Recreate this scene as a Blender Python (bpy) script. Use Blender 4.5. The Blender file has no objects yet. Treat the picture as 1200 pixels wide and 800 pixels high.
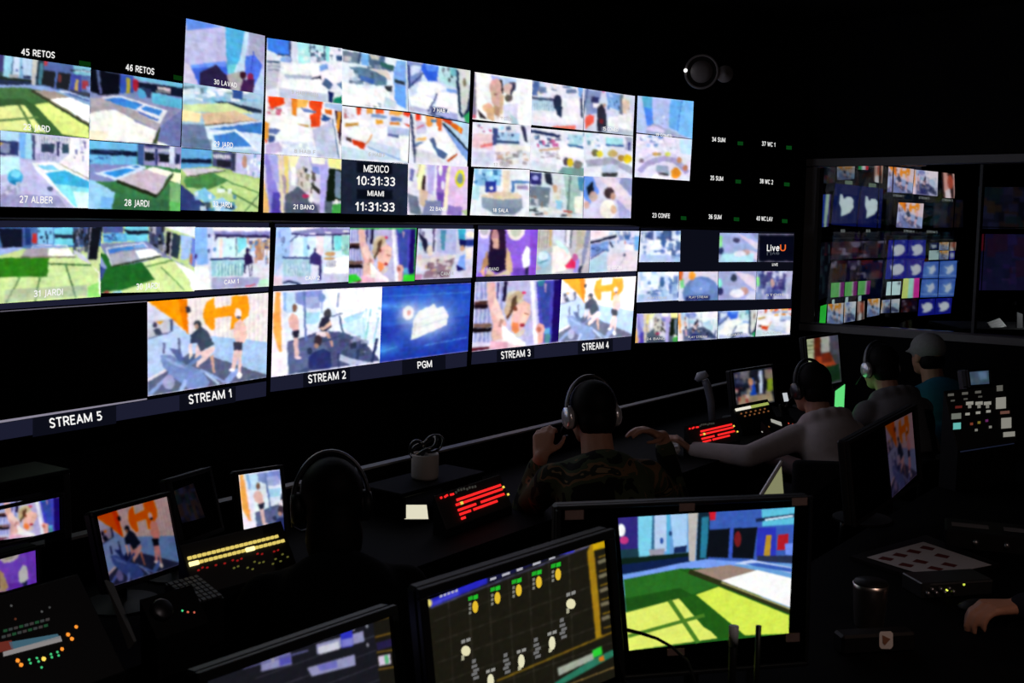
import bpy, bmesh, math, random
import numpy as np
from mathutils import Vector, Matrix
random.seed(7)
SC = bpy.context.scene
COL = SC.collection

# ---------------------------------------------------------------- camera, world, exposure
F_PX = 1300.0                       # focal length in pixels of a 1200 x 800 frame
PITCH, ROLL, EYE = 0.106173, 0.013414, 1.75
_rt = Vector((1, 0, 0)); _up = Vector((0, math.sin(PITCH), math.cos(PITCH))); FWD = Vector((0, math.cos(PITCH), -math.sin(PITCH)))
RT = _rt*math.cos(ROLL)+_up*math.sin(ROLL); UP = -_rt*math.sin(ROLL)+_up*math.cos(ROLL)
EYEV = Vector((0, 0, EYE))
cam_data = bpy.data.cameras.new('camera'); cam = bpy.data.objects.new('camera', cam_data); COL.objects.link(cam)
cam_data.sensor_width = 36.0; cam_data.lens = 36.0*F_PX/1200.0; cam_data.clip_start = .05; cam_data.clip_end = 60
cam_data.dof.use_dof = True; cam_data.dof.focus_distance = 5.2; cam_data.dof.aperture_fstop = 9.0
cam.matrix_world = Matrix(((RT.x, UP.x, -FWD.x, 0), (RT.y, UP.y, -FWD.y, 0), (RT.z, UP.z, -FWD.z, EYE), (0, 0, 0, 1)))
SC.camera = cam
world = bpy.data.worlds.new('world'); SC.world = world; world.use_nodes = True
world.node_tree.nodes['Background'].inputs[0].default_value = (0, 0, 0, 1)
world.node_tree.nodes['Background'].inputs[1].default_value = 0.0
SC.view_settings.view_transform = 'Standard'; SC.view_settings.look = 'None'
SC.view_settings.exposure = 0.0; SC.view_settings.gamma = 1.0; SC.view_settings.use_curve_mapping = False

# ---------------------------------------------------------------- helpers
def at(px, py, d):
    """the point seen at a pixel of the 1200 x 800 frame, d metres in front of the camera plane"""
    return EYEV+(FWD+RT*((px-600)/F_PX)-UP*((py-400)/F_PX))*d

def unproject(pts, C, n):
    """points where the sight lines of some pixels meet the plane through C with normal n"""
    p = np.asarray(pts, float)
    D = np.array(FWD)+np.outer((p[:, 0]-600)/F_PX, np.array(RT))-np.outer((p[:, 1]-400)/F_PX, np.array(UP))
    E0 = np.array(EYEV); t = (np.array(C)-E0) @ np.array(n)/(D @ np.array(n))
    return E0+D*t[:, None]

def frame(C, yaw, tilt, roll=0.0):
    """matrix of an upright panel: x along it, z up it, -y its face"""
    cy, sy = math.cos(math.radians(yaw)), math.sin(math.radians(yaw)); t = math.radians(tilt)
    u = Vector((cy, sy, 0)); n0 = Vector((sy, -cy, 0)); v = Vector((0, 0, 1))*math.cos(t)+n0*math.sin(t)
    r = math.radians(roll); u, v = u*math.cos(r)+v*math.sin(r), -u*math.sin(r)+v*math.cos(r)
    n = u.cross(v)
    return Matrix(((u.x, -n.x, v.x, C[0]), (u.y, -n.y, v.y, C[1]), (u.z, -n.z, v.z, C[2]), (0, 0, 0, 1)))

MATS = {}
def mat(name, col, rough=.6, metal=0.0, spec=.5, noise=None, emit=None, strength=1.0):
    if name in MATS: return MATS[name]
    m = bpy.data.materials.new(name); m.use_nodes = True; nt = m.node_tree; b = nt.nodes['Principled BSDF']
    b.inputs['Base Color'].default_value = (*col, 1); b.inputs['Roughness'].default_value = rough
    b.inputs['Metallic'].default_value = metal; b.inputs['Specular IOR Level'].default_value = spec
    if noise:
        sc, amt = noise
        tc = nt.nodes.new('ShaderNodeTexCoord'); nz = nt.nodes.new('ShaderNodeTexNoise'); nz.inputs['Scale'].default_value = sc; nz.inputs['Detail'].default_value = 4
        mx = nt.nodes.new('ShaderNodeMix'); mx.data_type = 'RGBA'
        mx.inputs['A'].default_value = (*[c*(1-amt) for c in col], 1); mx.inputs['B'].default_value = (*[min(1, c*(1+amt)) for c in col], 1)
        nt.links.new(tc.outputs['Object'], nz.inputs['Vector']); nt.links.new(nz.outputs['Fac'], mx.inputs['Factor']); nt.links.new(mx.outputs['Result'], b.inputs['Base Color'])
    if emit:
        b.inputs['Emission Color'].default_value = (*emit, 1); b.inputs['Emission Strength'].default_value = strength
    MATS[name] = m; return m

def emissive(name, col, strength):
    return mat(name, (0, 0, 0), .5, 0, .2, None, col, strength)

def screen_material():
    m = bpy.data.materials.new('lit_screen'); m.use_nodes = True; nt = m.node_tree; nt.nodes.clear()
    o = nt.nodes.new('ShaderNodeOutputMaterial'); e = nt.nodes.new('ShaderNodeEmission'); a = nt.nodes.new('ShaderNodeAttribute')
    a.attribute_name = 'Col'; a.attribute_type = 'GEOMETRY'; nt.links.new(a.outputs['Color'], e.inputs['Color']); e.inputs['Strength'].default_value = 1.0
    nt.links.new(e.outputs[0], o.inputs[0]); return m
LIT = screen_material()

BLACK = mat('black_plastic', (.007, .007, .0075), .5, 0, .2, (40, .25))
BEZEL = mat('bezel_plastic', (.012, .012, .013), .5, 0, .25, (60, .2))
PANEL = mat('dark_screen', (.0015, .0015, .002), .25, 0, .15)
METAL = mat('dark_metal', (.08, .08, .085), .35, .8, .5, (30, .2))
ALU = mat('brushed_aluminium', (.42, .42, .44), .35, .9, .5, (80, .12))
LAMIN = mat('desk_laminate', (.0018, .0018, .002), .75, 0, .05, (8, .3))
EDGE = mat('desk_edge', (.20, .195, .20), .5, 0, .4, (25, .15))
CAPTION = emissive('caption_white', (1, .99, .98), .95)
CAPTION_SOFT = emissive('caption_soft_white', (1, 1, 1), .55)

def link(name, me, parent=None, M=None):
    o = bpy.data.objects.new(name, me); COL.objects.link(o)
    if parent: o.parent = parent
    if M is not None: o.matrix_world = M if not parent else M
    return o

def thing(name, label, cat, M, group=None):
    o = bpy.data.objects.new(name, None); COL.objects.link(o); o.empty_display_size = .1
    o.matrix_world = M if isinstance(M, Matrix) else Matrix.Translation(M)
    o['label'] = label; o['category'] = cat
    if group: o['group'] = group
    return o

def tag(o, label, cat, group=None):
    o['label'] = label; o['category'] = cat
    if group: o['group'] = group
    return o

def mesh(name, bm, material, parent=None, smooth=False, M=None):
    me = bpy.data.meshes.new(name); bm.to_mesh(me); bm.free()
    for k in (material if isinstance(material, (list, tuple)) else [material]): me.materials.append(k)
    if smooth: me.polygons.foreach_set('use_smooth', [True]*len(me.polygons))
    o = bpy.data.objects.new(name, me); COL.objects.link(o)
    if parent: o.parent = parent
    if M is not None: o.matrix_basis = M
    return o

def struct(name, bm, material, parent=None):
    o = mesh(name, bm, material, parent)
    if not parent: o['kind'] = 'structure'
    return o

def box(bm, c, s, bev=0.0, M=None, seg=1):
    r = bmesh.ops.create_cube(bm, size=1.0); vs = r['verts']
    for v in vs: v.co = Vector((c[0]+v.co.x*s[0], c[1]+v.co.y*s[1], c[2]+v.co.z*s[2]))
    if bev > 0:
        es = list({e for v in vs for e in v.link_edges})
        vs = list({v for f in bmesh.ops.bevel(bm, geom=es, offset=bev, segments=seg, profile=.5, affect='EDGES')['faces'] for v in f.verts} | {v for v in vs if v.is_valid})
    if M is not None:
        for v in vs: v.co = M @ v.co
    return bm

def prism(bm, pts, off):
    """solid between a polygon and the same polygon moved by off"""
    a = [bm.verts.new(p) for p in pts]; b = [bm.verts.new(Vector(p)+Vector(off)) for p in pts]; n = len(pts)
    bm.faces.new(a); bm.faces.new(b[::-1])
    for i in range(n): bm.faces.new((a[(i+1) % n], a[i], b[i], b[(i+1) % n]))
    bmesh.ops.recalc_face_normals(bm, faces=bm.faces); return bm

def tube(bm, pts, r, seg=8, closed=False):
    pts = [Vector(p) for p in pts]; n = len(pts); rings = []
    rr = r if isinstance(r, (list, tuple)) else [r]*n; ref = None
    for i, p in enumerate(pts):
        d = (pts[(i+1) % n]-pts[i-1]) if closed else (pts[min(i+1, n-1)]-pts[max(i-1, 0)])
        d.normalize()
        if ref is None: ref = Vector((0, 0, 1)) if abs(d.z) < .9 else Vector((1, 0, 0))
        x = (ref-d*ref.dot(d)).normalized(); ref = x; y = d.cross(x)
        rings.append([bm.verts.new(p+(x*math.cos(2*math.pi*k/seg)+y*math.sin(2*math.pi*k/seg))*rr[i]) for k in range(seg)])
    for i in range(n if closed else n-1):
        A, B = rings[i], rings[(i+1) % n]
        for k in range(seg): bm.faces.new((A[k], A[(k+1) % seg], B[(k+1) % seg], B[k]))
    if not closed: bm.faces.new(rings[0][::-1]); bm.faces.new(rings[-1])
    return bm

def lathe(bm, prof, seg=24, M=None):
    rings = []
    for r, z in prof:
        rings.append([bm.verts.new((r*math.cos(2*math.pi*k/seg), r*math.sin(2*math.pi*k/seg), z)) for k in range(seg)] if r > 1e-5 else [bm.verts.new((0, 0, z))])
    for A, B in zip(rings, rings[1:]):
        for k in range(seg):
            f = [A[k % len(A)], A[(k+1) % seg % len(A)], B[(k+1) % seg % len(B)], B[k % len(B)]]
            f = [v for i, v in enumerate(f) if v not in f[:i]]
            if len(f) > 2: bm.faces.new(f)
    if M is not None:
        for ring in rings:
            for v in ring: v.co = M @ v.co
    bmesh.ops.recalc_face_normals(bm, faces=bm.faces); return bm

# --- lettering: a plain sans-serif alphabet of strokes, one mesh per word
ALPHA = {
 'A': (.95, "0,0 .5,1 1,0|.2,.33 .8,.33"), 'B': (.8, "0,0 0,1 .6,1 .95,.87 .95,.65 .6,.53 0,.53|.6,.53 1,.4 1,.13 .6,0 0,0"), 'C': (.85, "1,.85 .7,1 .4,1 .1,.8 0,.5 .1,.2 .4,0 .7,0 1,.12"),
 'D': (.95, "0,0 0,1 .5,1 .88,.82 1,.5 .88,.18 .5,0 0,0"), 'E': (.65, "1,1 0,1 0,0 1,0|0,.53 .9,.53"), 'F': (.62, "1,1 0,1 0,0|0,.5 .9,.5"), 'G': (.95, "1,.87 .7,1 .4,1 .1,.8 0,.5 .1,.2 .4,0 .7,0 1,.1 1,.47 .6,.47"),
 'H': (.9, "0,0 0,1|1,0 1,1|0,.53 1,.53"), 'I': (.05, "0,0 0,1"), 'J': (.3, "1,1 1,.05 .6,-.2 0,-.22"), 'L': (.6, "0,1 0,0 1,0"), 'M': (1.2, "0,0 0,1 .5,.05 1,1 1,0"), 'N': (.95, "0,0 0,1 1,0 1,1"),
 'O': (1.0, ".5,1 .82,.93 1,.7 1,.3 .82,.07 .5,0 .18,.07 0,.3 0,.7 .18,.93 .5,1"), 'P': (.75, "0,0 0,1 .6,1 1,.87 1,.57 .6,.42 0,.42"), 'R': (.8, "0,0 0,1 .6,1 .95,.87 .95,.6 .6,.46 0,.46|.5,.46 1,0"),
 'S': (.72, "1,.88 .7,1 .3,1 .05,.85 .05,.65 .3,.53 .7,.45 .95,.33 .95,.13 .7,0 .3,0 0,.1"), 'T': (.8, "0,1 1,1|.5,1 .5,0"), 'U': (.9, "0,1 0,.3 .2,.05 .5,0 .8,.05 1,.3 1,1"), 'V': (.9, "0,1 .5,0 1,1"), 'W': (1.3, "0,1 .25,0 .5,.95 .75,0 1,1"),
 'X': (.85, "0,1 1,0|0,0 1,1"), 'Y': (.85, "0,1 .5,.45 1,1|.5,.45 .5,0"), '0': (.75, ".5,1 .85,.9 1,.5 .85,.1 .5,0 .15,.1 0,.5 .15,.9 .5,1"), '1': (.42, "0,.75 .75,1 .75,0"), '2': (.75, "0,.85 .35,1 .7,.98 .95,.8 .85,.5 0,0 1,0"),
 '3': (.72, "0,.9 .4,1 .8,.95 .95,.77 .8,.57 .4,.52|.4,.52 .85,.45 1,.25 .8,.04 .4,0 0,.08"), '4': (.8, ".75,0 .75,1 0,.27 1,.27"), '5': (.72, ".9,1 .1,1 .1,.57 .6,.6 1,.35 .85,.08 .4,0 0,.06"), '6': (.75, ".9,.95 .5,1 .12,.7 0,.3 .25,.03 .7,.02 1,.3 .75,.58 .3,.55 .03,.35"),
 '7': (.75, "0,1 1,1 .35,0"), '8': (.78, ".5,.53 .1,.65 .1,.88 .5,1 .9,.88 .9,.65 .5,.53 .05,.38 0,.15 .5,0 1,.15 .95,.38 .5,.53"), '9': (.75, ".1,.05 .5,0 .88,.3 1,.7 .75,.97 .3,.98 0,.7 .25,.42 .7,.45 .97,.65"), ':': (.08, "0,.12 0,.2|0,.62 0,.7"),
 'i': (.05, "0,0 0,.7|0,.88 0,.96"), 'v': (.7, "0,.7 .5,0 1,.7"), 'e': (.75, "0,.38 1,.38 .9,.62 .5,.72 .12,.6 0,.35 .12,.08 .5,0 .9,.1")}
_TXT = {}
def glyphs(body, wt=.155):
    """strokes of a word as flat quads, in a box 1 wide with capitals 1 tall"""
    if (body, wt) not in _TXT:
        x = 0.0; co = []; fc = []
        for ch in body:
            if ch == ' ': x += .45; continue
            w, st = ALPHA[ch]; w *= .68
            for line_ in st.split('|'):
                P = [(x+float(a)*w, float(b)) for a, b in (t.split(',') for t in line_.split())]
                P = [(px, wt*.5+py*(1-wt)) for px, py in P]
                for (x0, y0), (x1, y1) in zip(P, P[1:]):
                    d = math.hypot(x1-x0, y1-y0) or 1; ux, uy = (x1-x0)/d*wt/2, (y1-y0)/d*wt/2; k = len(co); e = .55
                    co += [(x0-uy-ux*e, y0+ux-uy*e), (x0+uy-ux*e, y0-ux-uy*e), (x1+uy+ux*e, y1-ux+uy*e), (x1-uy+ux*e, y1+ux+uy*e)]; fc.append((k, k+1, k+2, k+3))
            x += w+.27
        co = np.array(co); lo, hi = co[:, 0].min(), co[:, 0].max(); co[:, 0] = (co[:, 0]-lo)/(hi-lo)
        _TXT[(body, wt)] = (co, fc)
    return _TXT[(body, wt)]

def words(name, body, quad, C, n, parent, material=None, off=.003, wt=.155):
    """flat lettering filling the pixel box quad (baseline left, baseline right, top left) on the plane C, n"""
    xy, faces = glyphs(body, wt); P = unproject(quad, C, n)
    co = P[0]+np.outer(xy[:, 0], P[1]-P[0])+np.outer(xy[:, 1], P[2]-P[0])+np.array(n)*off
    W = np.array(parent.matrix_world.inverted()); co = np.c_[co, np.ones(len(co))] @ W[:3].T
    me = bpy.data.meshes.new(name); me.from_pydata(co.tolist(), [], faces); me.materials.append(material or CAPTION)
    o = bpy.data.objects.new(name, me); COL.objects.link(o); o.parent = parent; return o

def picture(name, pic, quad, C, n, parent, off=.0015, res=.85, **kw):
    """a lit picture: a fine grid of coloured points on the plane C, n, filling the pixel quad"""
    q = np.array(quad, float)
    w = max(np.hypot(*(q[1]-q[0])), np.hypot(*(q[2]-q[3]))); h = max(np.hypot(*(q[3]-q[0])), np.hypot(*(q[2]-q[1])))
    nx, ny = max(4, int(w*res)), max(4, int(h*res))
    cols = picture_colours(pic, nx, ny, **kw)
    s, t = np.meshgrid(np.linspace(0, 1, nx), np.linspace(0, 1, ny)); P = warp(homography(UNIT, q), np.c_[s.ravel(), t.ravel()])
    co = unproject(P, C, n)+np.array(n)*off
    W = np.array(parent.matrix_world.inverted()); co = np.c_[co, np.ones(len(co))] @ W[:3].T
    i = np.arange(nx*ny).reshape(ny, nx); f = np.stack([i[:-1, :-1], i[1:, :-1], i[1:, 1:], i[:-1, 1:]], -1).reshape(-1, 4)
    me = bpy.data.meshes.new(name); me.vertices.add(nx*ny); me.vertices.foreach_set('co', co.astype('f').ravel())
    me.loops.add(f.size); me.loops.foreach_set('vertex_index', f.astype('i').ravel())
    me.polygons.add(len(f)); me.polygons.foreach_set('loop_start', (np.arange(len(f))*4).astype('i')); me.polygons.foreach_set('loop_total', np.full(len(f), 4, 'i'))
    me.update(calc_edges=True)
    at_ = me.color_attributes.new('Col', 'FLOAT_COLOR', 'POINT'); at_.data.foreach_set('color', np.c_[cols.reshape(-1, 3), np.ones(nx*ny)].astype('f').ravel())
    me.materials.append(LIT); o = bpy.data.objects.new(name, me); COL.objects.link(o); o.parent = parent; return o

def photo_quad(pic):
    x0, y0, s = PICS[pic]['view']; return [(x0+x/s, y0+y/s) for x, y in PICS[pic]['quad']]

def zq(x0, y0, s, txt):
    return [(x0+x/s, y0+y/s) for x, y in _pts(txt.split())]
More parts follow.
